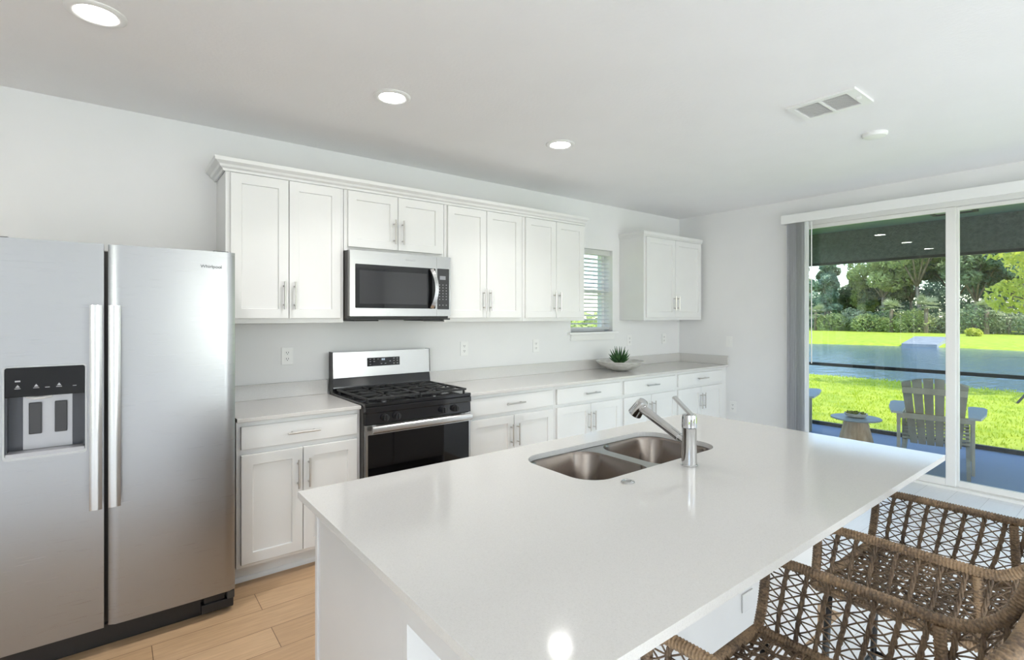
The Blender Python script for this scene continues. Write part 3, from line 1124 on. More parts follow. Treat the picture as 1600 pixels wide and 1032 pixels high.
# oven door, handle, drawer
bm = bm_new()
rring(bm, rrect(rx0 + .004, rx1 - .004, 0.20, 0.795, .004, 3), rrect(rx0 + .018, rx1 - .018, 0.215, 0.735, .004, 3), 'y', -0.69, -0.657)
OD = obj('oven_door', bm, M['steel'], RG)
bm = bm_new(); box(bm, rx0 + .0182, rx1 - .0182, -0.6895, -0.66, 0.2152, 0.7348); obj('oven_window', bm, M['glass_black'], OD)
bm = bm_new()
sec = [(-0.742, 0.753), (-0.750, 0.760), (-0.752, 0.775), (-0.750, 0.788), (-0.742, 0.795), (-0.726, 0.795), (-0.726, 0.753)]
prism(bm, sec, 'x', rx0 + .028, rx1 - .026)
for x in (rx0 + .05, rx1 - .075): box(bm, x, x + .022, -0.7275, -0.6895, 0.758, 0.790, .002)
obj('handle', bm, M['steel_bright'], OD, True)
bm = bm_new(); box(bm, rx0 + .004, rx1 - .004, -0.688, -0.657, 0.045, 0.19, .003); obj('drawer', bm, M['steel'], RG)

# ------------------------------------------------------------------ bowl and succulent on the back counter
bc = (-1.435, -0.285, CT)
bm = bm_new()
lathe(bm, [(0.0005, 0.0008), (0.07, 0.0008), (0.085, 0.004), (0.13, 0.020), (0.18, 0.045), (0.215, 0.069), (0.236, 0.090), (0.241, 0.098), (0.236, 0.100), (0.225, 0.092), (0.17, 0.054), (0.10, 0.026), (0.0005, 0.020)], bc, 56, True, True)
tag(obj('bowl', bm, M['stone'], None, True, bc), 'wide shallow grey stone bowl on the far counter', 'bowl')
random.seed(8)
pc = Vector((-1.45, -0.285, CT + 0.032))
SU = thing('succulent', 'small dark green spiky succulent standing in the grey stone bowl', 'plant', tuple(pc))
bm = bm_new(); lathe(bm, [(0.045, -0.004), (0.05, 0.0), (0.05, 0.045), (0.0005, 0.06)], tuple(pc), 16, True); obj('soil', bm, M['soil'], SU, True)
bm = bm_new()
for ring, (n, tilt, L) in enumerate(((9, 64, .10), (9, 46, .125), (8, 28, .150), (5, 11, .165))):
    for k in range(n):
        a = 2 * pi * (k + 0.5 * ring) / n + random.uniform(-.2, .2)
        t = radians(tilt + random.uniform(-6, 6))
        d = Vector((cos(a) * sin(t), sin(a) * sin(t), cos(t)))
        b0 = pc + Vector((cos(a) * .014, sin(a) * .014, 0.045))
        pts = [b0, b0 + d * L * .35 - Vector((0, 0, .002)), b0 + d * L * .7, b0 + d * L + Vector((0, 0, .008))]
        tube(bm, pts, .01, 6, True, [.008, .0115, .008, .001])
obj('leaves', bm, M['succulent'], SU, True)

# ------------------------------------------------------------------ island
IX0, IX1, IY0, IY1 = -5.01, -2.875, -3.142, -2.008
IB = thing('island_cabinet', 'white kitchen island base with end panel and knee space', 'island', (-3.9, -2.4, 0))
kx0, kx1 = -4.972, -2.622
kx1 = -2.90
ky0, ky1 = -2.687, -2.075
bm = bm_new()
box(bm, kx0 + .018, kx1 - .018, ky0 + .02, ky1 - .02, 0.10, 0.60)
for a, b, c, d in ((kx0 + .018, kx1 - .018, ky0 + .02, ky0 + .038), (kx0 + .018, kx1 - .018, ky1 - .038, ky1 - .02)):
    box(bm, a, b, c, d, 0.6, CT - CTH - .001)
obj('carcass', bm, M['island_paint_shaded'], IB)
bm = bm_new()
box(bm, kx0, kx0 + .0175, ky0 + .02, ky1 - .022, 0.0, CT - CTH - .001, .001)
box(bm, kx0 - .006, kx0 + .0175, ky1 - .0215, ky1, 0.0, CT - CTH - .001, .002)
obj('end_panel', bm, M['island_paint_shaded'], IB)
bm = bm_new(); box(bm, kx1 - .0175, kx1, ky0, ky1, 0.0, CT - CTH - .001, .001); obj('end_panel', bm, M['island_paint_shaded'], IB)
bm = bm_new(); box(bm, kx0 - .0005, kx1 - .018, ky0, ky0 + .0195, 0.0, CT - CTH - .001, .001); obj('back_panel', bm, M['island_paint_shaded'], IB)
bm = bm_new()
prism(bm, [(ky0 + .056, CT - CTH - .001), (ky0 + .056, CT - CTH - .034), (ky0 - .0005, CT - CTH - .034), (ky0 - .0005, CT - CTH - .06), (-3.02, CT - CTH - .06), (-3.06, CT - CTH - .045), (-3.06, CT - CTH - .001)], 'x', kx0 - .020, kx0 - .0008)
obj('overhang_bracket', bm, M['island_paint_shaded'], IB)
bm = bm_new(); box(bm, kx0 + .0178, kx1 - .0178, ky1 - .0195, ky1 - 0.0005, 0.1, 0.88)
obj('face_frame', bm, M['island_paint_shaded'], IB)
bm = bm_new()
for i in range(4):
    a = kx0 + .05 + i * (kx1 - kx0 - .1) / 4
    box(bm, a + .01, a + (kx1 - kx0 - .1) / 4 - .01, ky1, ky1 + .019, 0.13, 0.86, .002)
obj('doors', bm, M['island_paint_shaded'], IB)
bm = bm_new(); box(bm, -3.585, -3.507, ky0 - .006, ky0 - .0005, 0.335, 0.405, .002); obj('cover_plate', bm, M['island_paint_shaded'], IB)

# worktop with the sink cut-out
SX0, SX1, SYa, SYb = -4.235, -3.435, -2.525, -2.140
bm = bm_new()
hole = rrect(SX0, SX1, SYa, SYb, 0.10, 10)
def on_outer(p):
    # point of the outer rectangle matching a hole point (same angular order)
    cx, cy = (SX0 + SX1) / 2, (SYa + SYb) / 2
    dx, dy = p[0] - cx, p[1] - cy
    t = 1e9
    if dx > 1e-9: t = min(t, (IX1 - cx) / dx)
    if dx < -1e-9: t = min(t, (IX0 - cx) / dx)
    if dy > 1e-9: t = min(t, (IY1 - cy) / dy)
    if dy < -1e-9: t = min(t, (IY0 - cy) / dy)
    return (cx + dx * t, cy + dy * t)
cxs, cys = (SX0 + SX1) / 2, (SYa + SYb) / 2
pts = [(p, on_outer(p)) for p in hole]
ang = lambda p: math.atan2(p[1] - cys, p[0] - cxs)
for c in ((IX0, IY0), (IX1, IY0), (IX1, IY1), (IX0, IY1)):
    # hole point in the direction of this corner
    best = None
    a = ang(c)
    for k in range(len(hole)):
        p, q = hole[k], hole[(k + 1) % len(hole)]
        a0, a1 = ang(p), ang(q)
        if a1 < a0: a1 += 2 * pi
        aa = a
        while aa < a0: aa += 2 * pi
        if aa <= a1:
            t = (aa - a0) / max(1e-9, a1 - a0)
            best = (p[0] + (q[0] - p[0]) * t, p[1] + (q[1] - p[1]) * t)
            break
    pts.append((best, c))
pts.sort(key=lambda pc_: ang(pc_[0]))
zt, zb_ = CT, CT - CTH
Ht = [bm.verts.new((*p, zt)) for p, q in pts]; Hb = [bm.verts.new((*p, zb_)) for p, q in pts]
Ot = [bm.verts.new((*q, zt)) for p, q in pts]; Ob = [bm.verts.new((*q, zb_)) for p, q in pts]
n = len(pts)
for k in range(n):
    j = (k + 1) % n
    bm.faces.new((Ht[k], Ht[j], Ot[j], Ot[k])); bm.faces.new((Hb[j], Hb[k], Ob[k], Ob[j]))
    bm.faces.new((Ot[k], Ot[j], Ob[j], Ob[k])); bm.faces.new((Ht[j], Ht[k], Hb[k], Hb[j]))
tag(obj('island_countertop', bm, M['quartz'], None, False, (-3.9, -2.57, zb_)), 'big white speckled quartz island top with the sink cut out', 'countertop')

SK = thing('sink', 'double bowl stainless undermount sink in the island top', 'sink', (-3.835, -2.33, 0.69))
def basin(x0, x1):
    bm = bm_new()
    zr = CT - CTH - .0015
    z0 = 0.70
    prof_ = [(0.0, zr), (0.006, zr - .012), (0.014, z0 + .05), (0.03, z0 + .015), (0.06, z0 + .003), (0.1, z0)]
    rings_ = []
    for d, z in prof_:
        o_ = rrect(x0 + d, x1 - d, SYa + .004 + d, SYb - .004 - d, max(0.02, 0.095 - d * .6), 10)
        rings_.append([bm.verts.new((*p, z)) for p in o_])
    k_ = len(rings_[0])
    for i in range(len(rings_) - 1):
        for k in range(k_):
            bm.faces.new((rings_[i][k], rings_[i][(k + 1) % k_], rings_[i + 1][(k + 1) % k_], rings_[i + 1][k]))
    bm.faces.new(rings_[-1])
    b = obj('basin', bm, M['steel_sink'], SK, True)
    for p in b.data.polygons: pass
    bm = bm_new(); lathe(bm, [(0.045, 0.001), (0.042, 0.004), (0.03, 0.002), (0.0005, 0.0015)], ((x0 + x1) / 2, -2.33, z0), 24, False, True); obj('drain', bm, M['chrome'], b, True)
basin(SX0 + .003, -3.866)
basin(-3.812, SX1 - .003)
bm = bm_new()
zr = CT - CTH - .0012
# flange filling the space between the two bowls just under the stone
A_ = rrect(SX0 + .003, -3.866, SYa + .004, SYb - .004, .095, 10); B_ = rrect(-3.812, SX1 - .003, SYa + .004, SYb - .004, .095, 10)
for outl, xa, xb in ((A_, SX0 - .02, -3.839), (B_, -3.839, SX1 + .02)):
    cx, cy = (xa + xb) / 2, (SYa + SYb) / 2
    outer = []
    for p in outl:
        dx, dy = p[0] - cx, p[1] - cy
        t = min([1e9] + [((xb if dx > 0 else xa) - cx) / dx if abs(dx) > 1e-9 else 1e9] + [((SYb + .02 if dy > 0 else SYa - .02) - cy) / dy if abs(dy) > 1e-9 else 1e9])
        outer.append((cx + dx * t, cy + dy * t))
    # add the rectangle corners by snapping the closest ray points
    for c in ((xa, SYa - .02), (xb, SYa - .02), (xb, SYb + .02), (xa, SYb + .02)):
        k = min(range(len(outer)), key=lambda i: (outer[i][0] - c[0]) ** 2 + (outer[i][1] - c[1]) ** 2)
        outer[k] = c
    a = [bm.verts.new((*p, zr)) for p in outl]; b = [bm.verts.new((*p, zr)) for p in outer]
    for k in range(len(a)):
        j = (k + 1) % len(a)
        bm.faces.new((a[k], a[j], b[j], b[k]))
obj('rim', bm, M['steel'], SK)

FA = thing('faucet', 'chrome single lever pull-out faucet on the island beside the sink', 'faucet', (-3.795, -2.600, CT))
fc = Vector((-3.795, -2.600, CT))
bm = bm_new(); lathe(bm, [(0.030, 0.0005), (0.030, 0.004), (0.0275, 0.006), (0.0265, 0.05), (0.026, 0.137), (0.0265, 0.139)], tuple(fc), 32, True, True); obj('body', bm, M['chrome'], FA, True)
bm = bm_new(); lathe(bm, [(0.0272, 0.141), (0.0272, 0.178), (0.0255, 0.187), (0.012, 0.190), (0.0005, 0.190)], tuple(fc), 32, True, True); LH = obj('cap', bm, M['chrome'], FA, True)
bm = bm_new()
bar(bm, fc + Vector((0, -0.012, 0.185)), fc + Vector((0, 0.064, 0.244)), .021, .008, up=(0, -.6, .8))
obj('lever', bm, M['chrome'], LH)
bm = bm_new()
s0, s1 = fc + Vector((0, 0.018, 0.085)), fc + Vector((0, 0.205, 0.176))
tube(bm, [s0, s0.lerp(s1, .12), s0.lerp(s1, .13), s0.lerp(s1, .5), s1], .016, 20, True, [.015, .015, .0165, .0165, .018])
obj('spray_arm', bm, M['chrome'], FA, True)
bm = bm_new()
h0 = s1 + Vector((0, 0.000, 0.006)); dn = Vector((0, 0.62, -0.78)).normalized()
hd = h0 + Vector((0, .012, .012))
tube(bm, [hd - dn * .022, hd - dn * .018, hd - dn * .005, hd + dn * .03, hd + dn * .05, hd + dn * .052], .02, 24, True, [.010, .019, .024, .027, .029, .026])
obj('spray_head', bm, M['chrome'], FA, True)
bm = bm_new(); cyl(bm, fc + Vector((0, .0262, .035)), fc + Vector((0, .0275, .035)), .008, 12); obj('hose_guide', bm, M['black_plastic'], FA)

bm = bm_new()
lathe(bm, [(0.0225, 0.0006), (0.0225, 0.003), (0.020, 0.0055), (0.012, 0.0065), (0.010, 0.004), (0.0005, 0.004)], (-4.125, -2.586, CT), 28, True, True)
tag(obj('disposal_button', bm, M['chrome'], None, True, (-4.125, -2.586, CT)), 'small round chrome button on the island in front of the sink', 'button')

# ------------------------------------------------------------------ rattan counter stools
# local frame: origin on the floor under the seat, +y towards the island
ST = thing('counter_stool', 'brown woven rattan counter stool nearest the camera, at the left of the island overhang', 'stool', (0, 0, 0), 'rattan stools at the island')
HW, ZA, ZS = 0.256, 0.813, 0.612
YFR, YBK = 0.21, -0.305        # front posts, back plane
prof = [(0.000, ZA), (-0.10, ZA), (-0.165, ZA), (-0.205, 0.818), (-0.243, 0.840), (-0.272, 0.872), (-0.295, 0.925), (-0.312, 0.980)]
left = [(-HW, 0.195, ZA - .003), (-HW, 0.10, ZA)] + [(-HW, y, z) for y, z in prof]
back = [(-HW + .018, -0.330, 1.010), (-HW + .07, -0.345, 1.024), (0, -0.350, 1.030)]
half = left + back
path = half + [(-x, y, z) for x, y, z in half[:-1][::-1]]
rim = smooth_path(path, 8)
bm = bm_new(); wrapped(bm, rim, 0.0138); 
obj('armrest_rail', bm, M['rattan'], ST, 'all')
for s in (-1, 1):
    bm = bm_new()
    wrapped(bm, smooth_path([(s * HW, 0.195, ZA - .004), (s * HW, 0.208, ZA - .022), (s * HW, 0.208, 0.74), (s * (HW - .004), 0.214, 0.67), (s * (HW - .01), 0.222, ZS)], 6), 0.0135)
    obj('front_post', bm, M['rattan'], ST, 'all')
    bm = bm_new(); wrapped(bm, [(s * HW * .985, -0.165, ZA - .012), (s * (HW - .012), -0.175, ZS)], 0.0125); obj('rear_post', bm, M['rattan'], ST, 'all')
# seat ring
SB = [(-HW + .012, 0.218, ZS), (-HW + .014, 0.0, ZS), (-HW + .018, -0.20, ZS), (-HW + .05, -0.262, ZS), (-HW + .11, -0.285, ZS), (0, -0.292, ZS)]
seat_u = smooth_path(SB + [(-x, y, z) for x, y, z in SB[:-1][::-1]], 8)
bm = bm_new(); wrapped(bm, seat_u, 0.014); wrapped(bm, [(-HW + .012, 0.222, ZS), (HW - .012, 0.222, ZS)], 0.0145)
obj('seat_frame', bm, M['rattan'], ST, 'all')
# woven seat
bm = bm_new()
random.seed(3)
def seat_half(y):
    return HW - .016 if y > -0.2 else HW - .016 - 0.11 * ((-0.2 - y) / 0.09) ** 1.5
yy = 0.205
while yy > -0.285:
    h_ = seat_half(yy)
    for q in (0, .0055):
        pts = []
        for k in range(15):
            s = -1 + 2 * k / 14
            pts.append((h_ * s, yy - q + random.uniform(-.002, .002), ZS + .002 - .012 * (1 - s * s) + (.004 if k % 2 else -.004) + random.uniform(-.002, .002)))
        tube(bm, pts, .0026, 5)
    yy -= 0.019
xx = -HW + .035
i = 0
while xx < HW - .02:
    yb2 = -0.285 if abs(xx) < HW - .12 else -0.24
    for q in (-.004, .004):
        pts = []
        for k in range(15):
            s = k / 14
            pts.append((xx + q + random.uniform(-.002, .002), 0.215 + (yb2 - 0.215) * s, ZS - .006 * sin(pi * s) + (.004 if (k + i) % 2 else -.004)))
        tube(bm, pts, .0028, 5)
    for s in (1, -1):
        a = xx
        pts = [(a + s * .05 * sin(k * 1.3), 0.21 - .49 * k / 10, ZS - .004 + random.uniform(-.005, .003)) for k in range(11)]
        tube(bm, [(max(-HW + .03, min(HW - .03, p[0])), max(p[1], yb2), p[2]) for p in pts], .0022, 5)
    xx += 0.040
    i += 1
obj('seat', bm, M['strand'], ST, 'all')

# lattice wall between seat ring and rim
def sample(poly, n):
    """n+1 points evenly along a polyline"""
    L = [0.0]
    for a, b in zip(poly, poly[1:]): L.append(L[-1] + (b - a).length)
    out, j = [], 0
    for i in range(n + 1):
        s = L[-1] * i / n
        while j < len(L) - 2 and L[j + 1] < s: j += 1
        t = (s - L[j]) / max(1e-9, L[j + 1] - L[j])
        out.append(poly[j].lerp(poly[j + 1], t))
    return out
NA, NB = 10, 14                       # struts along each arm and round the back
NS = 2 * NA + NB
def split(poly, ycut):
    i0 = next(i for i, p in enumerate(poly) if p.y < ycut)
    i1 = len(poly) - 1 - i0
    return poly[:i0 + 1], poly[i0:i1 + 1], poly[i1:]
def run(poly, ycut):
    a, b, c = split(poly, ycut)
    return sample(a, NA)[:-1] + sample(b, NB)[:-1] + sample(c, NA)
top = run(rim, -0.272); bot = run(seat_u, -0.240)
def P(u, t):
    """point on the side wall: u in strut units, t from seat (0) to rim (1)"""
    u = max(0, min(NS, u))
    i = min(NS - 1, int(u)); fu = u - i
    A = bot[i].lerp(bot[i + 1], fu); B = top[i].lerp(top[i + 1], fu)
    p = A.lerp(B, t)
    # slight outward belly
    c = Vector((0, -0.03, 0)); d = Vector((p.x, p.y, 0)) - c; d.z = 0
    return p + d.normalized() * (0.010 * sin(pi * t))
side_bm, side_bm2, back_bm = bm_new(), bm_new(), bm_new()
random.seed(5)
for i in range(1, NS):
    dst = back_bm if NA <= i <= NS - NA else (side_bm if i < NA else side_bm2)
    hgt = (top[i] - bot[i]).length
    m_ = max(8, int(hgt / .018))
    for ph in (0, 2.1, 4.2):
        pts = []
        for k in range(m_ + 1):
            t = k / m_
            w_ = 2 * pi * t * hgt / .075 + ph
            pts.append(P(i + .075 * cos(w_), t) + Vector((0, 0, 0)) + (P(i, t) - Vector((0, 0, P(i, t).z))).normalized() * .0035 * sin(w_))
        tube(dst, pts, .0036, 5)
for i in range(0, NS):
    dst = back_bm if NA <= i < NS - NA else (side_bm if i < NA else side_bm2)
    hgt = (top[i] - bot[i]).length
    lev = max(5, int(round(hgt / .036)))
    for k in range(lev):
        t0, t1 = k / lev, (k + 1) / lev
        j0, j1 = random.uniform(-.01, .01), random.uniform(-.01, .01)
        for (a, b) in ((t0, t1), (t1, t0)):
            p0, p1 = P(i + .03, max(0, min(1, a + j0))), P(i + .97, max(0, min(1, b + j1)))
            mid = P(i + .5, (a + b) / 2) + Vector((random.uniform(-.002, .002),) * 3)
            tube(dst, [p0, mid, p1], .0021, 5)
        if k:
            tube(dst, [P(i + .03, t0 + j1), P(i + .5, t0 + random.uniform(-.012, .012)), P(i + .97, t0 + j0)], .0020, 5)
obj('side_lattice', side_bm, M['strand'], ST, 'all')
obj('side_lattice', side_bm2, M['strand'], ST, 'all')
obj('backrest_lattice', back_bm, M['strand'], ST, 'all')
for sx, sy in ((-1, 1), (1, 1), (-1, -1), (1, -1)):
    bm = bm_new()
    x0_, y0_ = sx * .215, 0.19 if sy > 0 else -.235
    tube(bm, [(x0_, y0_, ZS - .012), (sx * .235, y0_ + sy * .025, 0.002)], .0105, 10)
    obj('leg', bm, M['black_plastic'], ST, 'all')
bm = bm_new()
fz = 0.22
c4 = [(-.2285, .2055, fz), (.2285, .2055, fz), (.2285, -.2505, fz), (-.2285, -.2505, fz)]
for a, b in zip(c4, c4[1:] + c4[:1]): tube(bm, [a, b], .008, 8)
obj('footrest', bm, M['black_plastic'], ST, 'all')
dup(ST, (-3.475, -3.218, 0), 0, 'brown woven rattan counter stool on the side towards the glass door, second along the island', 'rattan stools at the island')
ST.location = (-4.326, -3.218, 0)

# ------------------------------------------------------------------ lanai (covered patio)
bm = bm_new(); box(bm, 0.2, 2.44, -7.0, 0.3, -0.2, -0.06)
struct(obj('floor_patio', bm, M['patio']))
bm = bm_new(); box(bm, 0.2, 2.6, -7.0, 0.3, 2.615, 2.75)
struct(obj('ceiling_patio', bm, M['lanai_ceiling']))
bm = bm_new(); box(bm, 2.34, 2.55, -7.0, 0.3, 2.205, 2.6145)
struct(obj('beam_patio', bm, M['stucco_shaded']))

SF = thing('screen_frame', 'dark bronze patio screen frame with a chair-rail bar across the opening', 'screen frame', (2.37, -2, -0.06))
bm = bm_new(); box(bm, 2.35, 2.40, -6.9, 0.28, -0.0595, -0.012); obj('bottom_rail', bm, M['bronze'], SF)
bm = bm_new(); box(bm, 2.35, 2.40, -6.9, 0.28, 0.770, 0.812); obj('chair_rail', bm, M['bronze'], SF)
bm = bm_new(); box(bm, 2.335, 2.40, -6.9, 0.28, 2.172, 2.2045); obj('top_rail', bm, M['bronze'], SF)
for y in (0.22, -4.4, -6.85):
    bm = bm_new(); box(bm, 2.352, 2.398, y, y + .05, -0.0115, 2.1715); obj('upright', bm, M['bronze'], SF)

CL = thing('patio_ceiling_light', 'square black-rimmed light on the dark patio ceiling', 'ceiling light', (1.62, -2.22, 2.615))
bm = bm_new(); rring(bm, rrect(1.42, 1.82, -2.44, -2.06, .01, 2), rrect(1.45, 1.79, -2.41, -2.09, .008, 2), 'z', 2.58, 2.6145); obj('rim', bm, M['bronze'], CL)
bm = bm_new(); box(bm, 1.451, 1.789, -2.409, -2.091, 2.595, 2.6); obj('diffuser', bm, mat('frosted_diffuser', (0.35, 0.40, 0.36), 0.4), CL)

# adirondack chair: local frame, +x is the way the sitter faces
AD = thing('adirondack_chair', 'grey slatted adirondack chair on the patio seen from behind through the glass door', 'chair', (0, 0, 0), 'adirondack chairs on the patio')
nb = 6
def back_pt(s, h):
    """s across (-1..1), h up the back (0..1)"""
    wdt = (0.205 + 0.055 * h)
    return Vector((-0.10 - 0.40 * h - .02 * (1 - s * s), s * wdt, 0.20 + 0.70 * h))
for i in range(nb):
    bm = bm_new()
    s0_, s1_ = -1 + 2 * i / nb + .02, -1 + 2 * (i + 1) / nb - .02
    sm_ = (s0_ + s1_) / 2
    rows = []
    N = 10
    for k in range(N + 1):
        h = k / N
        row = []
        for s in (s0_, sm_, s1_):
            topc = 1.02 - 0.085 * s * s
            row.append(back_pt(s, h * topc))
        rows.append(row)
    nrm = Vector((0.87, 0, 0.5)) * .018
    f0 = [[bm.verts.new(p) for p in r] for r in rows]; f1 = [[bm.verts.new(p + nrm) for p in r] for r in rows]
    for k in range(N):
        for c in range(2):
            bm.faces.new((f0[k][c], f0[k][c + 1], f0[k + 1][c + 1], f0[k + 1][c])); bm.faces.new((f1[k][c + 1], f1[k][c], f1[k + 1][c], f1[k + 1][c + 1]))
        for c in (0, 2): bm.faces.new((f0[k][c], f0[k + 1][c], f1[k + 1][c], f1[k][c]))
    for c in range(2):
        bm.faces.new((f0[0][c], f0[0][c + 1], f1[0][c + 1], f1[0][c])); bm.faces.new((f0[N][c], f0[N][c + 1], f1[N][c + 1], f1[N][c]))
    obj('back_slat', bm, M['chair_paint'], AD)
bm = bm_new(); q = back_pt(0, .84); box(bm, q.x - .022, q.x + .002, -.245, .245, q.z - .03, q.z + .03, .003); obj('back_brace', bm, M['chair_paint'], AD)
bm = bm_new(); q = back_pt(0, .46); box(bm, q.x - .035, q.x - .002, -.30, .30, q.z - .035, q.z + .02, .003); obj('back_brace', bm, M['chair_paint'], AD)
for i in range(7):
    bm = bm_new(); t = i / 6
    x_ = 0.44 - 0.50 * t; z_ = 0.375 - 0.135 * t
    bar(bm, (x_, -.265, z_), (x_, .265, z_), .068, .02, up=(.26, 0, .97)); obj('seat_slat', bm, M['chair_paint'], AD)
for s in (-1, 1):
    bm = bm_new(); bar(bm, (0.46, s * .25, 0.31), (-0.58, s * .25, 0.045), .03, .10, up=(0, 0, 1)); obj('side_rail', bm, M['chair_paint'], AD)
    bm = bm_new(); box(bm, 0.32, 0.43, s * .285 - .013, s * .285 + .013, 0, .532, .003); obj('front_leg', bm, M['chair_paint'], AD)
    bm = bm_new(); box(bm, -0.34, -0.27, s * .285 - .013, s * .285 + .013, 0.0, .532, .003); obj('arm_post', bm, M['chair_paint'], AD)
    bm = bm_new()
    prism(bm, [(-0.36, s * .25), (-0.36, s * .34), (0.0, s * .39), (0.36, s * .405), (0.46, s * .38), (0.47, s * .29), (0.42, s * .255)][::s], 'z', .533, .555); obj('arm', bm, M['arm_skylit'], AD)
dup(AD, (1.40, -0.62, -0.06), radians(20), 'grey adirondack chair mostly hidden behind the vertical blind on the patio', 'adirondack chairs on the patio')
AD.location = (1.25, -2.2, -0.06)
AD.rotation_euler = (0, 0, radians(11))

tx, ty, tz = 1.05, -1.545, -0.06
TB = thing('side_table', 'round patio side table with a faceted wooden pedestal', 'table', (tx, ty, tz))
bm = bm_new(); lathe(bm, [(0.185, 0.0005), (0.19, 0.02), (0.150, 0.20), (0.112, 0.365), (0.112, 0.378)], (tx, ty, tz), 14, True, True); obj('pedestal', bm, M['teak'], TB)
bm = bm_new(); lathe(bm, [(0.228, 0.379), (0.238, 0.384), (0.240, 0.394), (0.236, 0.398), (0.0005, 0.398)], (tx, ty, tz), 48, True, True); obj('tabletop', bm, M['table_top'], TB, True)
px_, py_, pz_ = tx + .0, ty + .0, tz + .398
PT = thing('planter', 'low oval stone planter of small succulents on the patio side table', 'planter', (px_, py_, pz_))
bm = bm_new(); lathe(bm, [(0.065, 0.0008), (0.095, 0.012), (0.112, 0.045), (0.106, 0.048), (0.09, 0.032), (0.0005, 0.03)], (px_, py_, pz_), 28, True, True); obj('dish', bm, M['stone'], PT, True)
bm = bm_new()
random.seed(12)
for k in range(12):
    a = random.uniform(0, 2 * pi); r_ = random.uniform(0, .075)
    c0 = Vector((px_ + r_ * cos(a), py_ + r_ * sin(a), pz_ + .035))
    for j in range(9):
        b_ = 2 * pi * j / 9; tl = radians(random.uniform(15, 70)); d = Vector((cos(b_) * sin(tl), sin(b_) * sin(tl), cos(tl)))
        tube(bm, [c0, c0 + d * .02, c0 + d * .04], .006, 5, True, [.004, .007, .001])
obj('succulent_rosettes', bm, M['rosette'], PT, True)

# ------------------------------------------------------------------ grounds: lawn, pond, far bank
xs = [(-60, -.16), (2.44, -.14), (9.6, -.17), (10.3, -.21), (10.75, -.75), (33.6, -.75), (34.3, -.42), (36, -.30), (45, -.20), (66, -.12), (180, 0.3)]
bm = bm_new()
ys = [-120 + 4 * i for i in range(71)]
grid = []
for x, z in xs:
    row = []
    for y in ys:
        dx = 0.0
        if 9 < x < 36: dx = 0.5 * sin(y * .35) * (0.35 if x < 20 else 2.0)
        row.append(bm.verts.new((x + dx, y, z)))
    grid.append(row)
for i in range(len(xs) - 1):
    for j in range(len(ys) - 1):
        bm.faces.new((grid[i][j], grid[i + 1][j], grid[i + 1][j + 1], grid[i][j + 1]))
struct(obj('lawn', bm, M['grass'], None, 'all'))
bm = bm_new()
box(bm, 9.9, 36.5, -110, 150, -0.52, -0.48)
struct(obj('water_pond', bm, M['water']))

random.seed(21)
bm = bm_new()
for k in range(16000):
    x = 2.6 + 7.6 * random.random() ** 1.2; y = -3.6 + 7.0 * random.random()
    h = random.uniform(.025, .06); a = random.uniform(0, 2 * pi); wd = random.uniform(.006, .012)
    z = -.145 - .03 * (x - 2.4) / 7.2
    lx, ly = random.uniform(-.03, .03), random.uniform(-.03, .03)
    bm.faces.new((bm.verts.new((x - wd * cos(a), y - wd * sin(a), z)), bm.verts.new((x + wd * cos(a), y + wd * sin(a), z)), bm.verts.new((x + lx, y + ly, z + h))))
g = obj('lawn_grass', bm, M['blade'])
tag(g, 'bright sunlit grass blades of the near lawn beside the patio', 'grass'); g['kind'] = 'stuff'


def leaf_cloud(bm, c, rad, n, size, rng, squash=1.0):
    for _ in range(n):
        while True:
            d = Vector((rng.uniform(-1, 1), rng.uniform(-1, 1), rng.uniform(-1, 1)))
            if 0.05 < d.length < 1: break
        d = d.normalized() * (d.length ** 0.45)
        p = Vector(c) + Vector((d.x * rad[0], d.y * rad[1], d.z * rad[2]))
        a = Vector((rng.gauss(0, 1), rng.gauss(0, 1), rng.gauss(0, 1))).normalized()
        b = a.orthogonal().normalized()
        s = size * rng.uniform(.6, 1.3)
        v = [bm.verts.new(p + a * s), bm.verts.new(p + b * s * .45), bm.verts.new(p - a * s), bm.verts.new(p - b * s * .45)]
        bm.faces.new(v)


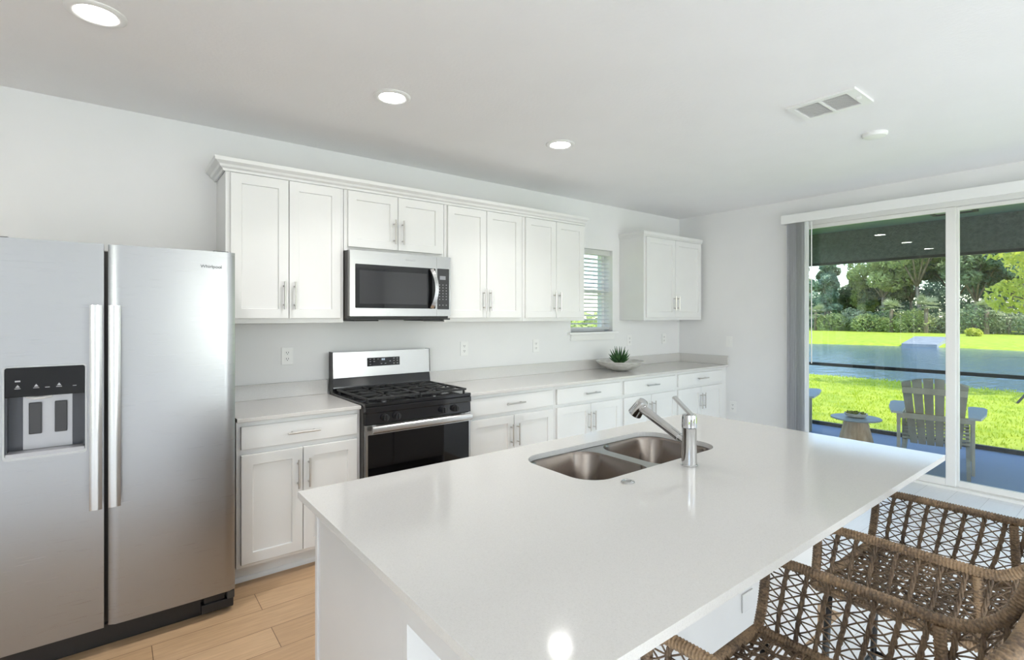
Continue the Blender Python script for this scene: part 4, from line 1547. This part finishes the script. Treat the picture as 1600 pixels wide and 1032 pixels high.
def tree(label, x, y, z, h, spread, kind, seed, leaf_m, n=2600, size=.2, low=.3, group=None, name='tree'):
    rng = random.Random(seed)
    t = thing(name, label, 'tree', (x, y, z), group)
    bm = bm_new()
    tips = []
    lean = Vector((rng.uniform(-.06, .06) * h, rng.uniform(-.06, .06) * h, 0))
    r0 = h * .013 + .03
    fork = Vector((x, y, z)) + lean * .6 + Vector((0, 0, h * max(low, .3)))
    tube(bm, [(x, y, z - .1), Vector((x, y, z)).lerp(fork, .5) + Vector((rng.uniform(-.1, .1), rng.uniform(-.1, .1), 0)), fork], r0, 8, True, [r0 * 1.2, r0, r0 * .8])
    nbr = 7 if kind != 'pine' else 3
    for k in range(nbr):
        a = 2 * pi * k / nbr + rng.uniform(-.4, .4)
        if kind == 'pine':
            e = fork + Vector((cos(a) * spread * .25, sin(a) * spread * .25, h * (.25 + .2 * k)))
        else:
            e = fork + Vector((cos(a) * spread * rng.uniform(.45, .8), sin(a) * spread * rng.uniform(.45, .8), h * rng.uniform(.15, .5)))
        m_ = fork.lerp(e, .5) + Vector((0, 0, h * .04))
        tube(bm, [fork - Vector((0, 0, .1)), m_, e], r0 * .4, 6, True, [r0 * .6, r0 * .4, r0 * .18])
        tips.append(e)
    tr = obj('trunk', bm, M['bark'], t, 'all')
    bm = bm_new()
    cl = list(tips) + [fork + lean + Vector((0, 0, h * .55))]
    if kind == 'pine':
        cl = [Vector((x, y, z)) + lean * q + Vector((rng.uniform(-.3, .3) * spread, rng.uniform(-.3, .3) * spread, h * q)) for q in (.38, .48, .58, .68, .78, .87, .95) for _ in range(2)]
    while len(cl) < 19:
        b_ = rng.choice(tips)
        cl.append(b_ + Vector((rng.uniform(-.4, .4) * spread, rng.uniform(-.4, .4) * spread, rng.uniform(-.12, .16) * h)))
    for c in cl:
        q = spread * rng.uniform(.26, .44) * (0.8 if kind == 'pine' else 1)
        leaf_cloud(bm, c, (q, q, q * .75), n // 13, size, rng)
    obj('crown', bm, leaf_m, t)
    return t


# tree line beyond the far bank (positions on the ground, 60 m out)
TL = 'trees beyond the far bank of the pond'
DEEP = [
    # x, y, height, spread, kind, material, low
    (64, 25.5, 8.6, 2.4, 'pine', 'leaf_dark', .35),
    (66, 23.3, 7.6, 2.2, 'pine', 'leaf_dark', .35),
    (63, 21.6, 6.9, 2.1, 'pine', 'leaf_blue', .35),
    (67, 20.3, 6.0, 2.1, 'broad', 'leaf_dark', .25),
    (64, 18.6, 6.7, 2.0, 'pine', 'leaf_mid', .3),
    (66, 17.4, 6.2, 2.2, 'broad', 'leaf_dark', .25),
    (62, 15.6, 9.5, 3.0, 'broad', 'leaf_mid', .35),
    (66, 14.2, 9.8, 2.8, 'broad', 'leaf_dark', .3),
    (61, 12.2, 10.5, 3.4, 'broad', 'leaf_mid', .4),
    (66, 10.4, 10.0, 3.0, 'broad', 'leaf_blue', .25),
    (62, 8.2, 9.2, 3.0, 'broad', 'leaf_dark', .25),
    (65, 6.2, 10.4, 3.2, 'broad', 'leaf_blue', .25),
    (61, 4.4, 9.6, 2.8, 'broad', 'leaf_blue', .25),
    (64, 2.2, 8.4, 2.6, 'broad', 'leaf_dark', .25),
    (62, 0.0, 9.6, 3.0, 'broad', 'leaf_mid', .25),
]
TXT = ['slender dark tree at the left end of the far tree line, behind the blind',
       'slim dark tree second from the left end of the far tree line',
       'blue-green narrow tree just left of the bright sky gap',
       'low dark rounded tree under the bright sky gap',
       'mid-green slim tree under the right part of the sky gap',
       'dark tree just right of the sky gap, behind the tall bright one',
       'tall yellow-green tree above the wooden side table',
       'tall dark tree filling the gap behind the two yellow-green trees',
       'big yellow-green spreading tree behind the adirondack chair',
       'tall blue-green tree behind the centre stile of the glass door',
       'dark tree immediately right of the door stile, at the far bank',
       'tall blue-green tree at the middle of the right-hand glass panel',
       'blue-green tree behind the lime-green young tree, left of its crown',
       'dark tree beyond the young lime-green tree',
       'mid-green tree at the far right end of the far tree line']
for k, (x, y, h, s, kd, mm_, lw) in enumerate(DEEP):
    tree(TXT[k], x, y, -.14, h * (1.12 if y < 16.5 else 1.0), s * 1.12, kd, 100 + k, M[mm_], 4600, .24, lw, TL)

# dense woodland behind them: one mass nobody could count
rng = random.Random(77)
bm = bm_new()
for k in range(46):
    y = -14 + 56 * k / 45
    h = 4.9 if y > 17.5 else 9.5
    for q in range(4):
        leaf_cloud(bm, (72 + rng.uniform(-2, 2), y + rng.uniform(-1, 1), h * (.12 + .22 * q + rng.uniform(-.05, .05))), (2.2, 1.7, 1.7), 260, .27, rng)
o = obj('woodland', bm, M['leaf_blue'])
tag(o, 'dense dark woodland massed behind the far tree line', 'woodland'); o['kind'] = 'stuff'

SHR = [(58, 19.6, 1.5, 'leaf_mid', 'low yellow-green shrub at the left foot of the far tree line'),
       (59, 17.4, 1.9, 'leaf_palm', 'pale grey-green shrub below the sky gap'),
       (57, 15.6, 1.5, 'leaf_mid', 'bright rounded shrub straight above the side table'),
       (59, 13.9, 1.9, 'leaf_dark', 'dark shrub beside the bright rounded one'),
       (57, 11.9, 1.7, 'leaf_mid', 'mid-green shrub above the adirondack chair'),
       (58, 9.8, 1.6, 'leaf_palm', 'pale shrub behind the door stile'),
       (57, 7.4, 1.9, 'leaf_dark', 'dark shrub right of the door stile on the far bank'),
       (58, 5.2, 1.8, 'leaf_palm', 'pale feathery shrub at the middle of the right glass panel'),
       (57, 3.0, 1.6, 'leaf_dark', 'dark shrub at the right end of the far bank'),
       (50, 6.1, .45, 'leaf_lime', 'small bright clump of grass alone on the far lawn')]
for k, (x, y, r_, mm_, lab) in enumerate(SHR):
    rng = random.Random(200 + k)
    t = thing('shrub', lab, 'shrub', (x, y, -.16), 'shrubs at the foot of the far trees')
    bm = bm_new()
    leaf_cloud(bm, (x, y, -.16 + r_ * .55), (r_ * 1.1, r_ * 1.1, r_ * .7), 700, .15, rng)
    for q in range(3):
        leaf_cloud(bm, (x + rng.uniform(-.6, .6) * r_, y + rng.uniform(-.9, .9) * r_, -.1 + r_ * rng.uniform(.4, .9)), (r_ * .6, r_ * .6, r_ * .5), 300, .14, rng)
    obj('foliage', bm, M[mm_], t)
    bm = bm_new()
    for q in range(4):
        a = q * 1.6
        tube(bm, [(x, y, -.2), (x + .5 * r_ * cos(a), y + .5 * r_ * sin(a), r_ * .7)], .03, 5)
    obj('stem', bm, M['bark'], t)


def palm(label, x, y, z, h, seed):
    rng = random.Random(seed)
    t = thing('cabbage_palm', label, 'palm', (x, y, z), 'cabbage palms among the far trees')
    bm = bm_new(); tube(bm, [(x, y, z - .1), (x + .1, y + .05, z + h * .5), (x + .05, y, z + h)], .16, 8, True, [.2, .16, .18]); obj('trunk', bm, M['bark'], t, 'all')
    bm = bm_new(); c = Vector((x + .05, y, z + h))
    for k in range(26):
        a = rng.uniform(0, 2 * pi); e = radians(rng.uniform(-35, 75)); L = rng.uniform(1.0, 1.5)
        d = Vector((cos(a) * cos(e), sin(a) * cos(e), sin(e))); sd_ = d.cross(Vector((0, 0, 1))).normalized(); up = sd_.cross(d)
        hub = c + d * L * .45
        for q in range(9):
            an = radians(-70 + 140 * q / 8)
            dd = (d * cos(an) + sd_ * sin(an)).normalized()
            tip = hub + dd * L * .6 - Vector((0, 0, .18))
            sd2 = dd.cross(up).normalized() * .05
            bm.faces.new((bm.verts.new(hub), bm.verts.new(hub.lerp(tip, .5) + sd2), bm.verts.new(tip), bm.verts.new(hub.lerp(tip, .5) - sd2)))
        bm.faces.new((bm.verts.new(c), bm.verts.new(hub + sd_ * .02), bm.verts.new(hub - sd_ * .02)))
    obj('fronds', bm, M['leaf_palm'], t)


palm('short cabbage palm left of the spreading tree, above the side table', 56, 13.4, -.16, 2.3, 1)
palm('cabbage palm beside the door stile on the far bank', 56, 10.6, -.16, 2.6, 2)
palm('cabbage palm seen through the right glass panel near the far bank', 56, 6.3, -.16, 2.2, 3)
palm('low cabbage palm far left on the bank behind the blind', 57, 20.8, -.16, 2.0, 4)

tree('young lime-green tree on the near lawn at the right edge of the view', 10.2, -2.75, -.2, 3.7, 1.75, 'broad', 9, M['leaf_lime'], 5200, .075, .36, None, 'young_tree')
bm = bm_new(); tube(bm, [(7.74, -1.93, -.2), (8.4, -2.2, .30), (10.1, -3.0, 1.15)], .02, 8)
tag(obj('tree_stake', bm, M['charcoal'], None, 'all', (7.74, -1.93, -.2)), 'thin dark stake leaning from the near lawn to the young tree', 'stake')

bm = bm_new()
prism(bm, [(34.6, -.75), (37.4, -.75), (37.4, .10), (34.6, -.30)], 'y', 5.1, 6.9)
tag(obj('culvert_block', bm, M['concrete'], None, False, (36, 6.5, -.5)), 'pale concrete culvert block on the far bank of the pond', 'culvert')

# hedge outside the kitchen window
bm = bm_new()
rng = random.Random(5)
for k in range(6):
    leaf_cloud(bm, (0.4 + k * 1.1, 6.5 + rng.uniform(-.3, .3), .75), (1.0, .7, .9), 420, .13, rng)
hd = obj('hedge', bm, M['leaf_mid'], None, False, (3.0, 6.5, -.15))
tag(hd, 'leafy hedge outside the kitchen window, glimpsed between the slats', 'hedge')
